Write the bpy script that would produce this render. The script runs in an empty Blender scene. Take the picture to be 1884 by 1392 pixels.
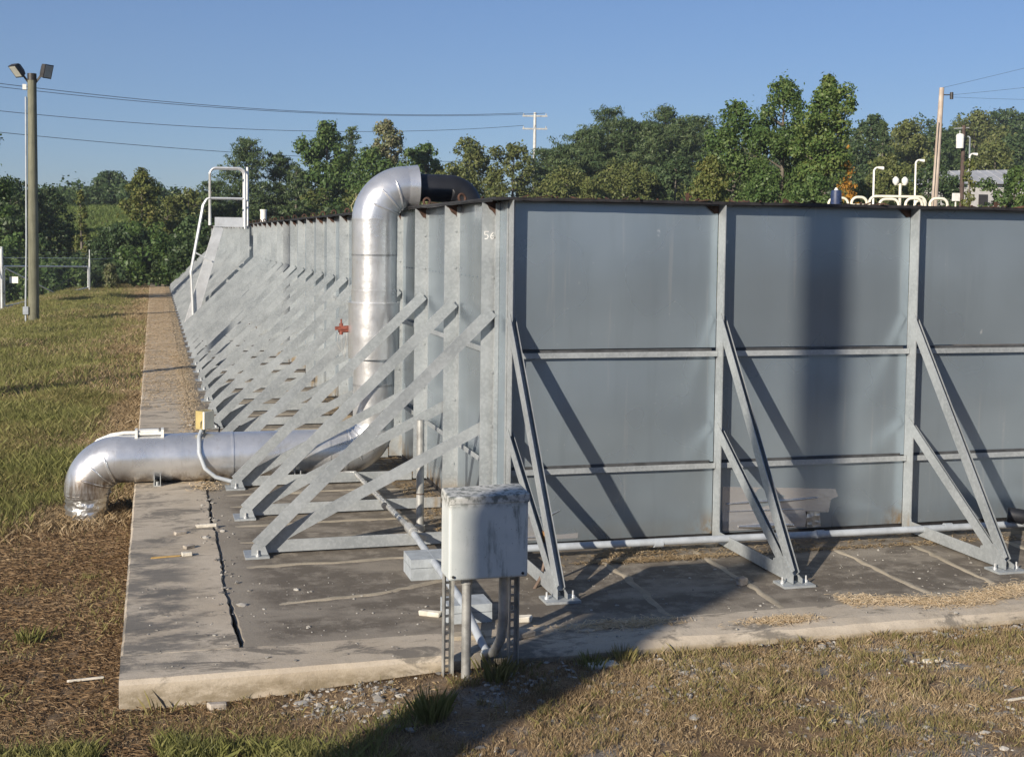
import bpy, bmesh, math, random
import numpy as np
from mathutils import Vector, Matrix

# ------------------------------------------------------------------ camera, sky, sun, exposure
S = bpy.context.scene
COL = S.collection
CAM = Vector((-3.656, -13.295, 3.383))
YAW, PITCH, ROLL = 0.2718, 0.0539, 0.0125
fw = Vector((math.sin(YAW)*math.cos(PITCH), math.cos(YAW)*math.cos(PITCH), -math.sin(PITCH)))
rt0 = Vector((math.cos(YAW), -math.sin(YAW), 0))
up0 = rt0.cross(fw)
rt = rt0*math.cos(ROLL) + up0*math.sin(ROLL)
up = up0*math.cos(ROLL) - rt0*math.sin(ROLL)
cd = bpy.data.cameras.new('camera')
co = bpy.data.objects.new('camera', cd)
COL.objects.link(co)
M = Matrix((rt, up, -fw)).transposed().to_4x4()
M.translation = CAM
co.matrix_world = M
cd.sensor_width = 36
cd.lens = 36*2366.5/1884
cd.shift_y = -(696-565.65)/1884
cd.clip_start = 0.1
cd.clip_end = 6000
S.camera = co

KX, MZ = 1.15, 0.58                                   # sunlight travels along (KX, 1, -MZ)
sdir = Vector((KX, 1, -MZ)).normalized()
elev = math.atan2(MZ, math.hypot(KX, 1))
W = bpy.data.worlds.new('World'); S.world = W; W.use_nodes = True
wn = W.node_tree; wn.nodes.clear()
sky = wn.nodes.new('ShaderNodeTexSky'); sky.sky_type = 'NISHITA'; sky.sun_disc = False
sky.sun_elevation = elev
sky.sun_rotation = math.atan2(-KX, -1)
sky.air_density = 1.0; sky.dust_density = 0.25; sky.ozone_density = 5.5; sky.altitude = 200
bg = wn.nodes.new('ShaderNodeBackground'); bg.inputs[1].default_value = 0.076
wo = wn.nodes.new('ShaderNodeOutputWorld')
tint = wn.nodes.new('ShaderNodeMix'); tint.data_type = 'RGBA'; tint.blend_type = 'MULTIPLY'; tint.inputs['Factor'].default_value = 1
tc = [i for i in tint.inputs if i.type == 'RGBA']; tc[1].default_value = (.86, .825, .92, 1)
wn.links.new(sky.outputs[0], tc[0]); veil = wn.nodes.new('ShaderNodeMix'); veil.data_type = 'RGBA'; veil.inputs['Factor'].default_value = .20      # even summer haze over the whole sky
vc = [i for i in veil.inputs if i.type == 'RGBA']; vc[1].default_value = (2.0, 3.12, 5.1, 1)
wn.links.new([o for o in tint.outputs if o.type == 'RGBA'][0], vc[0]); wn.links.new([o for o in veil.outputs if o.type == 'RGBA'][0], bg.inputs[0]); wn.links.new(bg.outputs[0], wo.inputs[0])
sl = bpy.data.lights.new('sun', 'SUN'); sl.energy = 5.0; sl.angle = math.radians(0.53); sl.color = (1, 0.90, 0.76)
so = bpy.data.objects.new('sun', sl); COL.objects.link(so)
so.rotation_euler = sdir.to_track_quat('-Z', 'Y').to_euler()
so.location = (-30, -30, 30)
S.view_settings.view_transform = 'Standard'; S.view_settings.look = 'None'
S.view_settings.exposure = 0.50; S.view_settings.gamma = 1.0
S.view_settings.use_curve_mapping = False
random.seed(4); rng = np.random.default_rng(4)

# ------------------------------------------------------------------ helpers
def tag(o, label=None, cat=None, group=None, kind=None):
    if label: o['label'] = label
    if cat: o['category'] = cat
    if group: o['group'] = group
    if kind: o['kind'] = kind
    return o

def empty(name, loc=(0, 0, 0), parent=None):
    o = bpy.data.objects.new(name, None); COL.objects.link(o); o.location = loc
    o.empty_display_size = 0.2
    if parent: o.parent = parent
    return o

def link(name, me, mat=None, parent=None, loc=None):
    o = bpy.data.objects.new(name, me); COL.objects.link(o)
    if mat and not me.materials: me.materials.append(mat)
    if parent: o.parent = parent
    if loc is not None: o.location = loc
    return o

class MB:
    """collects faces for one mesh"""
    def __init__(s): s.v = []; s.f = []; s.sm = []
    def add(s, vs, fs, smooth=False):
        n = len(s.v); s.v += [tuple(v) for v in vs]
        s.f += [tuple(i+n for i in f) for f in fs]; s.sm += [smooth]*len(fs)
        return s
    def box(s, a, b):
        x0, y0, z0 = a; x1, y1, z1 = b
        vs = [(x, y, z) for z in (z0, z1) for y in (y0, y1) for x in (x0, x1)]
        return s.add(vs, [(0, 2, 3, 1), (4, 5, 7, 6), (0, 1, 5, 4), (2, 6, 7, 3), (0, 4, 6, 2), (1, 3, 7, 5)])
    def bar(s, p0, p1, w, h, upv=(0, 0, 1)):
        p0 = Vector(p0); p1 = Vector(p1); d = (p1-p0).normalized(); u = Vector(upv)
        a = d.cross(u)
        if a.length < 1e-4: a = d.cross(Vector((1, 0, 0)))
        a.normalize(); b = a.cross(d)
        prof = [(-w/2, -h/2), (w/2, -h/2), (w/2, h/2), (-w/2, h/2)]
        return s.extr([p0, p1], prof, a, b)
    def extr(s, pts, prof, a, b, caps=True):
        n = len(prof); vs = []
        for p in pts:
            for (i, j) in prof: vs.append(Vector(p)+a*i+b*j)
        fs = []
        for k in range(len(pts)-1):
            for i in range(n):
                j = (i+1) % n
                fs.append((k*n+i, k*n+j, (k+1)*n+j, (k+1)*n+i))
        if caps: fs += [tuple(range(n))[::-1], tuple(range((len(pts)-1)*n, len(pts)*n))]
        return s.add(vs, fs)
    def tube(s, pts, r, n=10, caps=True, smooth=True):
        pts = [Vector(p) for p in pts]; rs = r if isinstance(r, (list, tuple)) else [r]*len(pts)
        t0 = (pts[1]-pts[0]).normalized()
        a = t0.cross(Vector((0, 0, 1)))
        if a.length < 1e-3: a = t0.cross(Vector((0, 1, 0)))
        a.normalize(); vs = []
        for k, p in enumerate(pts):
            if k == 0: t = t0
            elif k == len(pts)-1: t = (pts[k]-pts[k-1]).normalized()
            else: t = ((pts[k+1]-pts[k]).normalized()+(pts[k]-pts[k-1]).normalized()).normalized()
            a = (a-t*a.dot(t)).normalized(); b = t.cross(a)
            for i in range(n):
                th = 2*math.pi*i/n
                vs.append(p+(a*math.cos(th)+b*math.sin(th))*rs[k])
        fs = []
        for k in range(len(pts)-1):
            for i in range(n):
                j = (i+1) % n
                fs.append((k*n+i, k*n+j, (k+1)*n+j, (k+1)*n+i))
        s.add(vs, fs, smooth)
        if caps:
            for k in (0, len(pts)-1):
                s.add(vs[k*n:k*n+n], [tuple(range(n))])
        return s
    def poly(s, pts, t):
        """flat polygon with thickness vector t"""
        n = len(pts); t = Vector(t)
        vs = [Vector(p) for p in pts]+[Vector(p)+t for p in pts]
        fs = [tuple(range(n))[::-1], tuple(range(n, 2*n))]+[(i, (i+1) % n, n+(i+1) % n, n+i) for i in range(n)]
        return s.add(vs, fs)
    def mesh(s, name):
        me = bpy.data.meshes.new(name); me.from_pydata(s.v, [], s.f)
        me.polygons.foreach_set('use_smooth', s.sm)
        bm = bmesh.new(); bm.from_mesh(me); bmesh.ops.recalc_face_normals(bm, faces=bm.faces); bm.to_mesh(me); bm.free()
        me.update(); return me
    def build(s, name, mat, parent=None, loc=None):
        return link(name, s.mesh(name), mat, parent, loc)

def fast(name, V, F, mat, smooth=False):
    V = np.ascontiguousarray(V, np.float32); F = np.ascontiguousarray(F, np.int32)
    me = bpy.data.meshes.new(name); k = F.shape[1]
    me.vertices.add(len(V)); me.vertices.foreach_set('co', V.ravel())
    me.loops.add(F.size); me.loops.foreach_set('vertex_index', F.ravel())
    me.polygons.add(len(F)); me.polygons.foreach_set('loop_start', np.arange(0, F.size, k, dtype=np.int32))
    me.polygons.foreach_set('loop_total', np.full(len(F), k, np.int32))
    me.polygons.foreach_set('use_smooth', np.full(len(F), smooth))
    me.materials.append(mat); me.update(calc_edges=True); me.validate()
    return me

def arc(c, r, a0, a1, u, v, n=8):
    c = Vector(c); u = Vector(u); v = Vector(v)
    return [c+u*(r*math.cos(a0+(a1-a0)*i/n))+v*(r*math.sin(a0+(a1-a0)*i/n)) for i in range(n+1)]

# ------------------------------------------------------------------ materials
class NT:
    def __init__(s, name):
        s.m = bpy.data.materials.new(name); s.m.use_nodes = True
        s.t = s.m.node_tree; s.n = s.t.nodes; s.l = s.t.links
        s.b = s.n['Principled BSDF']; s.out = s.n['Material Output']
        g = s.n.new('ShaderNodeNewGeometry'); s.pos = g.outputs['Position']; s.isl = g.outputs['Random Per Island']; s.nor = g.outputs['Normal']
    def _set(s, sock, v):
        if hasattr(v, 'links'): s.l.new(v, sock)
        else: sock.default_value = v
    def mapping(s, scale=(1, 1, 1), loc=(0, 0, 0)):
        m = s.n.new('ShaderNodeMapping'); s.l.new(s.pos, m.inputs[0])
        m.inputs['Scale'].default_value = scale; m.inputs['Location'].default_value = loc
        return m.outputs[0]
    def noise(s, sc, det=4, rough=.55, scale=(1, 1, 1), loc=(0, 0, 0), dist=0):
        n = s.n.new('ShaderNodeTexNoise'); s.l.new(s.mapping(scale, loc), n.inputs['Vector'])
        n.inputs['Scale'].default_value = sc; n.inputs['Detail'].default_value = det
        n.inputs['Roughness'].default_value = rough; n.inputs['Distortion'].default_value = dist
        return n.outputs['Fac']
    def voro(s, sc, feat='F1', scale=(1, 1, 1), out='Distance', rnd=1):
        n = s.n.new('ShaderNodeTexVoronoi'); n.feature = feat; s.l.new(s.mapping(scale), n.inputs['Vector'])
        n.inputs['Scale'].default_value = sc; n.inputs['Randomness'].default_value = rnd
        return n.outputs[out]
    def ramp(s, f, stops):
        r = s.n.new('ShaderNodeValToRGB'); s.l.new(f, r.inputs[0]); e = r.color_ramp.elements
        while len(e) < len(stops): e.new(.5)
        for i, (p, c) in enumerate(stops):
            e[i].position = p; c = (c, c, c) if not isinstance(c, (tuple, list)) else c
            e[i].color = (*c[:3], 1)
        return r.outputs[0]
    def rng(s, f, a, b, c=0., d=1.):
        r = s.n.new('ShaderNodeMapRange'); r.interpolation_type = 'SMOOTHSTEP'
        s._set(r.inputs[0], f)
        for i, v in enumerate((a, b, c, d)): r.inputs[i+1].default_value = v
        return r.outputs[0]
    def math(s, op, a, b=0.):
        m = s.n.new('ShaderNodeMath'); m.operation = op; s._set(m.inputs[0], a); s._set(m.inputs[1], b)
        return m.outputs[0]
    def mix(s, f, a, b, mode='MIX'):
        m = s.n.new('ShaderNodeMix'); m.data_type = 'RGBA'; m.blend_type = mode
        s._set(m.inputs['Factor'], f)
        for k, v in (('A', a), ('B', b)):
            sock = [i for i in m.inputs if i.name == k and i.type == 'RGBA'][0]
            s._set(sock, v if hasattr(v, 'links') else (*v, 1))
        return [o for o in m.outputs if o.type == 'RGBA'][0]
    def sep(s):
        x = s.n.new('ShaderNodeSeparateXYZ'); s.l.new(s.pos, x.inputs[0]); return x.outputs
    def bump(s, h, strength=.3, dist=.02, prev=None):
        b = s.n.new('ShaderNodeBump'); b.inputs['Strength'].default_value = strength; b.inputs['Distance'].default_value = dist
        s.l.new(h, b.inputs['Height'])
        if prev: s.l.new(prev, b.inputs['Normal'])
        s.l.new(b.outputs[0], s.b.inputs['Normal']); return b.outputs[0]
    def done(s, col, rough=.6, metal=0., spec=None):
        s._set(s.b.inputs['Base Color'], col if hasattr(col, 'links') else (*col, 1))
        s._set(s.b.inputs['Roughness'], rough); s._set(s.b.inputs['Metallic'], metal)
        if spec is not None: s.b.inputs['Specular IOR Level'].default_value = spec
        return s.m

def simple(name, c, rough=.6, metal=0., var=.25, sc=6., bump=.15):
    t = NT(name); f = t.noise(sc, 5, .6)
    col = t.mix(t.rng(f, .3, .7), tuple(v*(1-var) for v in c), tuple(min(1, v*(1+var)) for v in c))
    if bump: t.bump(t.noise(sc*5, 3), bump, .01)
    return t.done(col, rough, metal)

def m_galv():
    t = NT('galvanised_steel'); sp = t.voro(38, out='Color')
    bw = t.n.new('ShaderNodeRGBToBW'); t.l.new(sp, bw.inputs[0])
    big = t.noise(1.7, 4, .6); st = t.noise(9, 5, .7, (1, 1, .12))
    c = t.mix(t.rng(big, .3, .7), (.29, .313, .324), (.385, .41, .42))
    c = t.mix(t.math('MULTIPLY', t.rng(bw.outputs[0], .35, .8), .22), c, (.58, .605, .615))
    c = t.mix(t.math('MULTIPLY', t.rng(st, .52, .75), .35), c, (.27, .285, .29))
    xyz = t.sep(); z = xyz[2]
    low = t.math('MULTIPLY', t.rng(z, .45, .06), t.math('MULTIPLY', t.rng(xyz[0], -.5, -.25), t.rng(xyz[1], -.45, -.25))); pat = t.rng(t.noise(2.1, 3, .6, (1, 1, .35)), .50, .62)
    c = t.mix(t.math('MULTIPLY', t.math('MULTIPLY', low, pat), .75), c, (.30, .19, .06))
    t.bump(t.noise(60, 3), .12, .004)
    return t.done(c, t.rng(big, .2, .8, .42, .6), .35)

def m_panel():
    t = NT('galvanised_sheet'); oi = t.n.new('ShaderNodeObjectInfo'); big = t.noise(.55, 3, .5); st = t.noise(5, 4, .65, (1, 1, .1))
    c = t.mix(t.rng(big, .3, .7), (.295, .355, .405), (.362, .43, .482))
    c = t.mix(t.math('MULTIPLY', t.rng(st, .5, .75), .25), c, (.23, .275, .305))
    c = t.mix(t.math('MULTIPLY', oi.outputs['Random'], .30), c, (.19, .205, .215))
    run = t.noise(11, 4, .6, (1, 1, .04), (2, 2, 0)); c = t.mix(t.math('MULTIPLY', t.rng(run, .60, .72), .28), c, (.52, .53, .53))
    d = t.voro(2.7, scale=(1, 1, .5)); msk = t.math('MULTIPLY', t.rng(d, .075, .02), t.rng(t.noise(30, 3), .40, .6))
    c = t.mix(t.math('MULTIPLY', msk, .75), c, (.75, .76, .75))
    sp = t.math('MULTIPLY', t.rng(t.voro(11), .09, .04), t.rng(t.noise(2.2, 2), .52, .6))
    c = t.mix(t.math('MULTIPLY', sp, .5), c, (.7, .7, .7))
    xyz = t.sep(); z = xyz[2]; low = t.rng(z, .42, .05); fr = t.math('FRACT', t.math('DIVIDE', xyz[0], 2.44)); pat = t.math('MULTIPLY', t.rng(t.noise(7, 5, .7, (1, 1, .5)), .38, .6), t.math('ADD', t.rng(fr, .86, .98), .12))
    c = t.mix(t.math('MULTIPLY', t.math('MULTIPLY', low, pat), .8), c, (.25, .15, .05))
    b = t.bump(t.noise(.9, 2, .4), .30, .03)
    t.bump(t.noise(90, 2), .06, .002, b)
    return t.done(c, t.rng(big, .25, .75, .23, .34), .62)

def m_clad():
    t = NT('aluminium_cladding'); big = t.noise(2.2, 4, .6); fine = t.noise(14, 4, .7, (1, 1, .25))
    c = t.mix(t.rng(big, .3, .75), (.62, .63, .64), (.76, .76, .76))
    c = t.mix(t.math('MULTIPLY', t.rng(fine, .52, .7), .3), c, (.48, .45, .41))
    x = t.sep()
    low = t.rng(x[2], .26, .02); pat = t.rng(t.noise(5, 5, .7, (1.4, 1, .2)), .36, .62)
    c = t.mix(t.math('MULTIPLY', t.math('MULTIPLY', low, pat), .9), c, (.17, .12, .08))
    b = t.bump(t.noise(3.2, 4, .55), .30, .03)
    t.bump(t.noise(70, 2), .08, .003, b)
    return t.done(c, t.rng(big, .2, .8, .25, .37), .74)

def m_concrete(name, c1, c2, dark, amt, lo=.46, hi=.62, scale=(1, 1, 1), straw=False):
    t = NT(name); big = t.noise(.8, 6, .65); mid = t.noise(5, 6, .7); fin = t.noise(60, 4, .7)
    c = t.mix(t.rng(big, .3, .7), c1, c2)
    c = t.mix(t.math('MULTIPLY', t.rng(mid, .45, .7), .4), c, tuple(v*.72 for v in c1))
    mot = t.noise(1.5, 8, .74, scale, (3, 1, 0), .6)
    c = t.mix(t.math('MULTIPLY', t.rng(mot, lo, hi), amt), c, dark)
    c = t.mix(t.math('MULTIPLY', t.rng(fin, .5, .72), .35), c, tuple(v*.6 for v in c1))
    sp = t.math('MULTIPLY', t.rng(t.voro(17), .12, .06), t.rng(t.noise(3), .45, .6))
    c = t.mix(t.math('MULTIPLY', sp, .6), c, (.55, .52, .46))
    if straw:
        xyz = t.sep(); y = xyz[1]
        lich = t.math('MULTIPLY', t.math('MULTIPLY', t.rng(xyz[0], -3.15, -3.5), t.rng(y, 2.2, .3)), t.rng(t.noise(2.0, 8, .72, (.8, 1.5, 1), (1, 7, 0)), .40, .56))
        lich = t.math('MULTIPLY', lich, t.rng(y, -3.2, -2.9))
        c = t.mix(t.math('MULTIPLY', lich, .8), c, (.125, .12, .11))
        soil = t.math('MULTIPLY', t.rng(xyz[2], -.03, -.11), t.rng(t.noise(4, 6, .7, (1, 1, 2)), .30, .62))
        c = t.mix(t.math('MULTIPLY', soil, .75), c, (.17, .135, .08))
        cov = t.math('MULTIPLY', t.rng(y, 9, 30), t.rng(t.noise(2.5, 5, .7, (.6, 1.6, 1)), .42, .58))
        c = t.mix(t.math('MULTIPLY', cov, .85), c, (.62, .475, .315))
    b = t.bump(mid, .25, .03); t.bump(fin, .35, .008, b)
    return t.done(c, .9, 0, .25)

def m_slab():
    t = NT('stained_slab_concrete'); x = t.sep()
    big = t.noise(.7, 6, .65); mid = t.noise(4, 7, .72); fin = t.noise(55, 4, .7)
    c = t.mix(t.rng(big, .3, .7), (.235, .205, .165), (.30, .265, .215))
    # dark weathering film, broken by paler bands along the old strip joints
    wob = t.math('MULTIPLY', t.math('SUBTRACT', t.noise(2.2, 6, .7), .5), .7)
    ex = t.math('ADD', x[0], wob); ey = t.math('ADD', x[1], wob)
    ed = t.math('MULTIPLY', t.rng(ex, -2.86, -2.55), t.rng(ey, -2.64, -2.35))
    film = t.math('MULTIPLY', t.rng(mid, .34, .55), ed)
    film = t.math('MULTIPLY', film, t.rng(t.noise(1.1, 4, .6, (.5, 1.3, 1), (5, 0, 0)), .32, .5))
    c = t.mix(t.math('MULTIPLY', film, .82), c, (.108, .091, .072))
    c = t.mix(t.math('MULTIPLY', t.rng(fin, .5, .72), .4), c, (.10, .09, .075))
    sp = t.math('MULTIPLY', t.rng(t.voro(21), .13, .05), t.rng(t.noise(3.5), .42, .6))
    c = t.mix(t.math('MULTIPLY', sp, .7), c, (.42, .39, .33))
    b = t.bump(mid, .3, .03); t.bump(fin, .35, .008, b)
    return t.done(c, .88, 0, .25)

def m_ground():
    t = NT('ground_soil'); x = t.sep()
    a = t.noise(.35, 6, .65); b = t.noise(3, 7, .75); f = t.noise(38, 4, .75); st = t.noise(26, 3, .6, (1, .35, 1), (0, 0, 0), 1.5)
    c = t.mix(t.rng(b, .3, .7), (.15, .10, .058), (.27, .19, .115))
    c = t.mix(t.rng(f, .45, .75), c, (.075, .05, .03))
    c = t.mix(t.math('MULTIPLY', t.rng(st, .55, .7), .55), c, (.33, .25, .15))
    gr = t.math('MULTIPLY', t.rng(t.noise(.9, 4, .6, (1, 1, 1), (9, 2, 0)), .47, .6), t.rng(x[0], -2.8, -.8))
    gr = t.math('MULTIPLY', gr, t.rng(x[1], -3.2, -3.9))
    c = t.mix(t.math('MULTIPLY', gr, .8), c, t.mix(t.rng(t.noise(45, 3), .35, .65), (.15, .14, .125), (.34, .32, .29)))
    far = t.rng(x[1], 6, 40)
    c = t.mix(t.math('MULTIPLY', far, .8), c, t.mix(t.rng(a, .35, .65), (.09, .11, .035), (.19, .17, .07)))
    bb = t.bump(b, .5, .06); t.bump(f, .6, .02, bb)
    return t.done(c, .95, 0, .1)

def m_leaf(name, cols, trans=.3):
    """leaf colour from the island's own random number plus slow drift through the crown"""
    t = NT(name)
    f = t.math('ADD', t.math('MULTIPLY', t.isl, .46), t.math('MULTIPLY', t.noise(.55, 3, .6), .66))
    n = len(cols); c = t.ramp(f, [(.12+.8*i/(n-1), cols[i]) for i in range(n)])
    t.n.remove(t.b)
    d = t.n.new('ShaderNodeBsdfDiffuse'); tr = t.n.new('ShaderNodeBsdfTranslucent'); mx = t.n.new('ShaderNodeMixShader')
    g = t.n.new('ShaderNodeBsdfGlossy'); g.inputs['Roughness'].default_value = .45; g.inputs['Color'].default_value = (.5, .5, .5, 1)
    m2 = t.n.new('ShaderNodeMixShader'); m2.inputs[0].default_value = .03
    t.l.new(c, d.inputs[0]); t.l.new(c, tr.inputs[0]); mx.inputs[0].default_value = trans
    t.l.new(d.outputs[0], mx.inputs[1]); t.l.new(tr.outputs[0], mx.inputs[2])
    t.l.new(mx.outputs[0], m2.inputs[1]); t.l.new(g.outputs[0], m2.inputs[2])
    t.l.new(m2.outputs[0], t.out.inputs[0])
    return t.m

def m_wood(name, c1, c2):
    t = NT(name); g = t.noise(7, 5, .7, (1, 1, .06)); f = t.noise(2, 4)
    c = t.mix(t.rng(g, .35, .68), c1, c2); c = t.mix(t.math('MULTIPLY', t.rng(f, .4, .7), .4), c, tuple(v*.6 for v in c1))
    t.bump(g, .5, .02)
    return t.done(c, .85)

def m_cabinet():
    t = NT('weathered_grey_paint'); x = t.sep()
    c = t.mix(t.rng(t.noise(3, 4), .3, .7), (.50, .535, .525), (.60, .62, .60))
    g = t.math('MULTIPLY', t.rng(t.noise(9, 6, .72, (1.6, 1, .3)), .50, .70), t.rng(x[0], -1.34, -1.0, .25, .8))
    c = t.mix(g, c, (.13, .15, .14))
    top = t.math('MULTIPLY', t.rng(x[2], 1.24, 1.33), t.rng(t.noise(17, 7, .78), .30, .48))
    c = t.mix(top, c, t.mix(t.rng(t.noise(22, 4), .38, .58), (.17, .18, .165), (.50, .50, .47)))
    sp = t.math('MULTIPLY', t.rng(t.voro(33), .16, .08), t.rng(t.noise(7), .45, .6))
    c = t.mix(t.math('MULTIPLY', sp, .7), c, (.07, .075, .07))
    t.bump(t.noise(30, 3), .08, .004)
    return t.done(c, .6, 0, .35)

GALV = m_galv(); PANEL = m_panel(); CLAD = m_clad(); SLAB = m_slab(); SOIL = m_ground(); CAB = m_cabinet()
KERB = m_concrete('kerb_concrete', (.43, .365, .28), (.51, .445, .355), (.12, .11, .095), .78, .50, .60, (.8, 1.6, 1), True)
RIDGE = m_concrete('joint_mortar', (.33, .285, .215), (.40, .35, .27), (.16, .14, .11), .4)
RUST = simple('rusty_iron', (.055, .026, .016), .85, 0, .6, 12, .4)
LINER = simple('black_liner', (.018, .017, .018), .55, 0, .5, 8, .3)
HDPE = simple('black_plastic_pipe', (.013, .014, .018), .5, 0, .3, 3, .05)
PVC = simple('grey_plastic_conduit', (.36, .39, .42), .5, 0, .15, 5, .05)
STEELC = simple('steel_conduit', (.42, .42, .40), .42, .5, .3, 7, .1)
ALU = simple('bright_aluminium', (.72, .73, .73), .38, .55, .12, 3, .05)
FOIL = NT('crumpled_foil'); _b = FOIL.bump(FOIL.voro(14), .35, .03); FOIL.bump(FOIL.noise(22, 3), .25, .02, _b); FOIL = FOIL.done((.62, .615, .60), .34, .9)
TAPE = NT('silver_tape'); _b = TAPE.bump(TAPE.noise(5, 3, .5, (.5, 1, 1.3)), .35, .03); TAPE = TAPE.done((.60, .60, .61), .25, .7)
WHITE = simple('white_plastic', (.74, .73, .68), .5, 0, .1, 8, .05)
CREAM = simple('cream_painted_tube', (.72, .68, .55), .5, 0, .12, 4, .05)
YELLOW = simple('faded_yellow_box', (.38, .30, .12), .6, 0, .2, 9, .1)
BLUE = simple('dark_blue_paint', (.02, .035, .09), .5, 0, .25, 8, .1)
REDM = simple('faded_red_paint', (.20, .055, .035), .6, 0, .4, 30, .2)
BRASS = simple('brass', (.55, .30, .13), .35, .8, .3, 30, .1)
DARK = simple('dark_bronze_metal', (.045, .042, .04), .5, .3, .25, 9, .1)
LAMPG = simple('lamp_lens', (.42, .42, .38), .25, 0, .1, 5, 0)
GREYP = simple('grey_painted_steel', (.36, .37, .365), .55, .2, .2, 5, .1)
BLOCK = simple('pale_blue_grey_concrete', (.33, .36, .38), .85, 0, .15, 9, .3)
STONE = simple('rubble_stone', (.34, .30, .25), .9, 0, .4, 9, .4)
PALE = simple('pale_masonry', (.58, .54, .46), .9, 0, .2, 12, .3)
WIRE = simple('dark_cable', (.05, .05, .055), .6, 0, .2, 3, 0)
CHALK = simple('white_chalk', (.72, .72, .70), .9, 0, .2, 40, 0)
POLEW = m_wood('weathered_pole_wood', (.125, .125, .085), (.21, .205, .145))
POLER = m_wood('bleached_pole_wood', (.38, .30, .235), (.54, .46, .385))
BARK = m_wood('tree_bark', (.10, .085, .065), (.20, .175, .14))
ROOF = simple('grey_roof_metal', (.40, .41, .42), .5, .2, .12, 1, .05)
WALLB = simple('pale_shed_wall', (.46, .45, .44), .8, 0, .12, 1, .1)
ROADM = simple('gravel_road', (.27, .25, .23), .95, 0, .25, 3, .4)
LEAF = {
 'broad': m_leaf('leaves_green', [(0.039, 0.072, 0.023), (0.067, 0.120, 0.035), (0.106, 0.163, 0.047), (0.168, 0.214, 0.070)]),
 'dark': m_leaf('leaves_dark_green', [(0.028, 0.051, 0.023), (0.050, 0.085, 0.035), (0.078, 0.120, 0.047), (0.124, 0.157, 0.066)]),
 'olive': m_leaf('leaves_olive', [(0.060, 0.079, 0.027), (0.110, 0.137, 0.043), (0.160, 0.179, 0.058), (0.212, 0.214, 0.078)]),
 'yellow': m_leaf('leaves_yellowing', [(.07, .095, .028), (.115, .145, .042), (.165, .18, .052), (.23, .20, .065)]),
 'pale': m_leaf('leaves_pale', [(0.087, 0.123, 0.043), (0.145, 0.174, 0.072), (0.232, 0.225, 0.123), (0.319, 0.275, 0.174)]),
 'autumn': m_leaf('leaves_green_autumn', [(0.052, 0.094, 0.027), (0.088, 0.151, 0.039), (0.142, 0.197, 0.055), (0.231, 0.248, 0.078)]),
 'orange': m_leaf('leaves_orange', [(0.261, 0.131, 0.022), (0.392, 0.189, 0.029), (0.478, 0.246, 0.043), (0.290, 0.217, 0.043)]),
 'pine': m_leaf('pine_needles', [(0.032, 0.058, 0.026), (0.056, 0.092, 0.038), (0.091, 0.130, 0.051), (0.138, 0.168, 0.074)], .2),
}
GRASSG = m_leaf('grass_green', [(.125, .14, .042), (.19, .20, .064), (.265, .26, .095), (.37, .33, .15)], .3)
GRASSM = m_leaf('grass_mixed', [(.13, .13, .042), (.20, .19, .066), (.29, .25, .105), (.38, .31, .155)], .25)
GRASSD = m_leaf('grass_dry', [(.16, .105, .055), (.26, .185, .10), (.38, .285, .17), (.52, .42, .28)], .15)
THATCH = m_leaf('brown_thatch', [(.105, .062, .032), (.175, .11, .058), (.26, .175, .10), (.40, .30, .185)], .12)
FIELD = m_leaf('field_grass_green', [(.085, .125, .035), (.115, .165, .045), (.145, .195, .055), (.20, .22, .075)], .25)
STRAWL = m_leaf('pale_straw', [(.42, .30, .17), (.56, .43, .26), (.68, .54, .36), (.78, .66, .47)], .15)
RAILSHADE = simple('dark_grey_rail_shade', (.055, .057, .06), .6, 0, .3, 8, .2)  # dark tone for the painted shade line above the wall rails

# ------------------------------------------------------------------ terrain
def sst(a, b, x):
    t = np.clip((x-a)/(b-a), 0, 1); return t*t*(3-2*t)

def ground_h(x, y):
    x = np.asarray(x, float); y = np.asarray(y, float)
    a = np.interp(y, [-60, -8, -4.2, -3, 1, 3.5, 6.5, 10, 16, 26, 60, 78, 88], [-.15, -.17, -.21, -.24, -.36, -.45, -.46, -.30, -.13, -.07, -.05, -.12, -.5])
    d = -3.92-x
    far = sst(20, 40, y)*(1-sst(84, 100, y))
    hl = a - np.clip(d-4.6, 0, 6)*.27*far - np.clip(d, 0, 40)*.010*(1-far)
    hl = hl + .07*np.sin(x*1.7+y*.5)*np.sin(y*.63+1.3)*sst(.3, 1.5, d)*sst(2, 8, y)*(1-sst(60, 90, y))
    right = sst(-3.9, -1.4, x)
    hr = np.interp(x, [-3.9, -2.2, -1.2, 12], [-.215, -.15, -.115, -.10])
    front = y < -3.25
    h = np.where(front, hl*(1-right)+hr*right, hl)
    h = h+(.06*np.sin(x*1.1+2+.4*np.sin(y))*np.sin(y*1.05)+.04*np.sin(x*2.6-y*1.4))*sst(.25, 1.3, d)*sst(5.5, 8, y)*(1-sst(50, 80, y))+.018*np.sin(x*3.1)*np.sin(y*2.7+.6)*sst(-3.6, -4.6, y)
    slab = (x > -3.89) & (x < 30) & (y > -3.27) & (y < 79.3)
    h = np.where(slab, -.36, h)
    h = h + sst(-7.2, -13.0, y)*1.8*(1-sst(-24, -34, y))
    # rise and field beyond the fence on the left, wooded hill on the right
    lm = 1-sst(-4, 26, x)
    h = h + lm*(sst(82, 112, y)*3.9+sst(108, 150, y)*3.0)
    h = h + 20.5*np.exp(-(((x-150)/75)**2+((y-205)/70)**2)) + 7*np.exp(-(((x-48)/26)**2+((y-118)/22)**2))
    rr = np.hypot(x, y)
    return h + sst(260, 700, rr)*18

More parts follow.
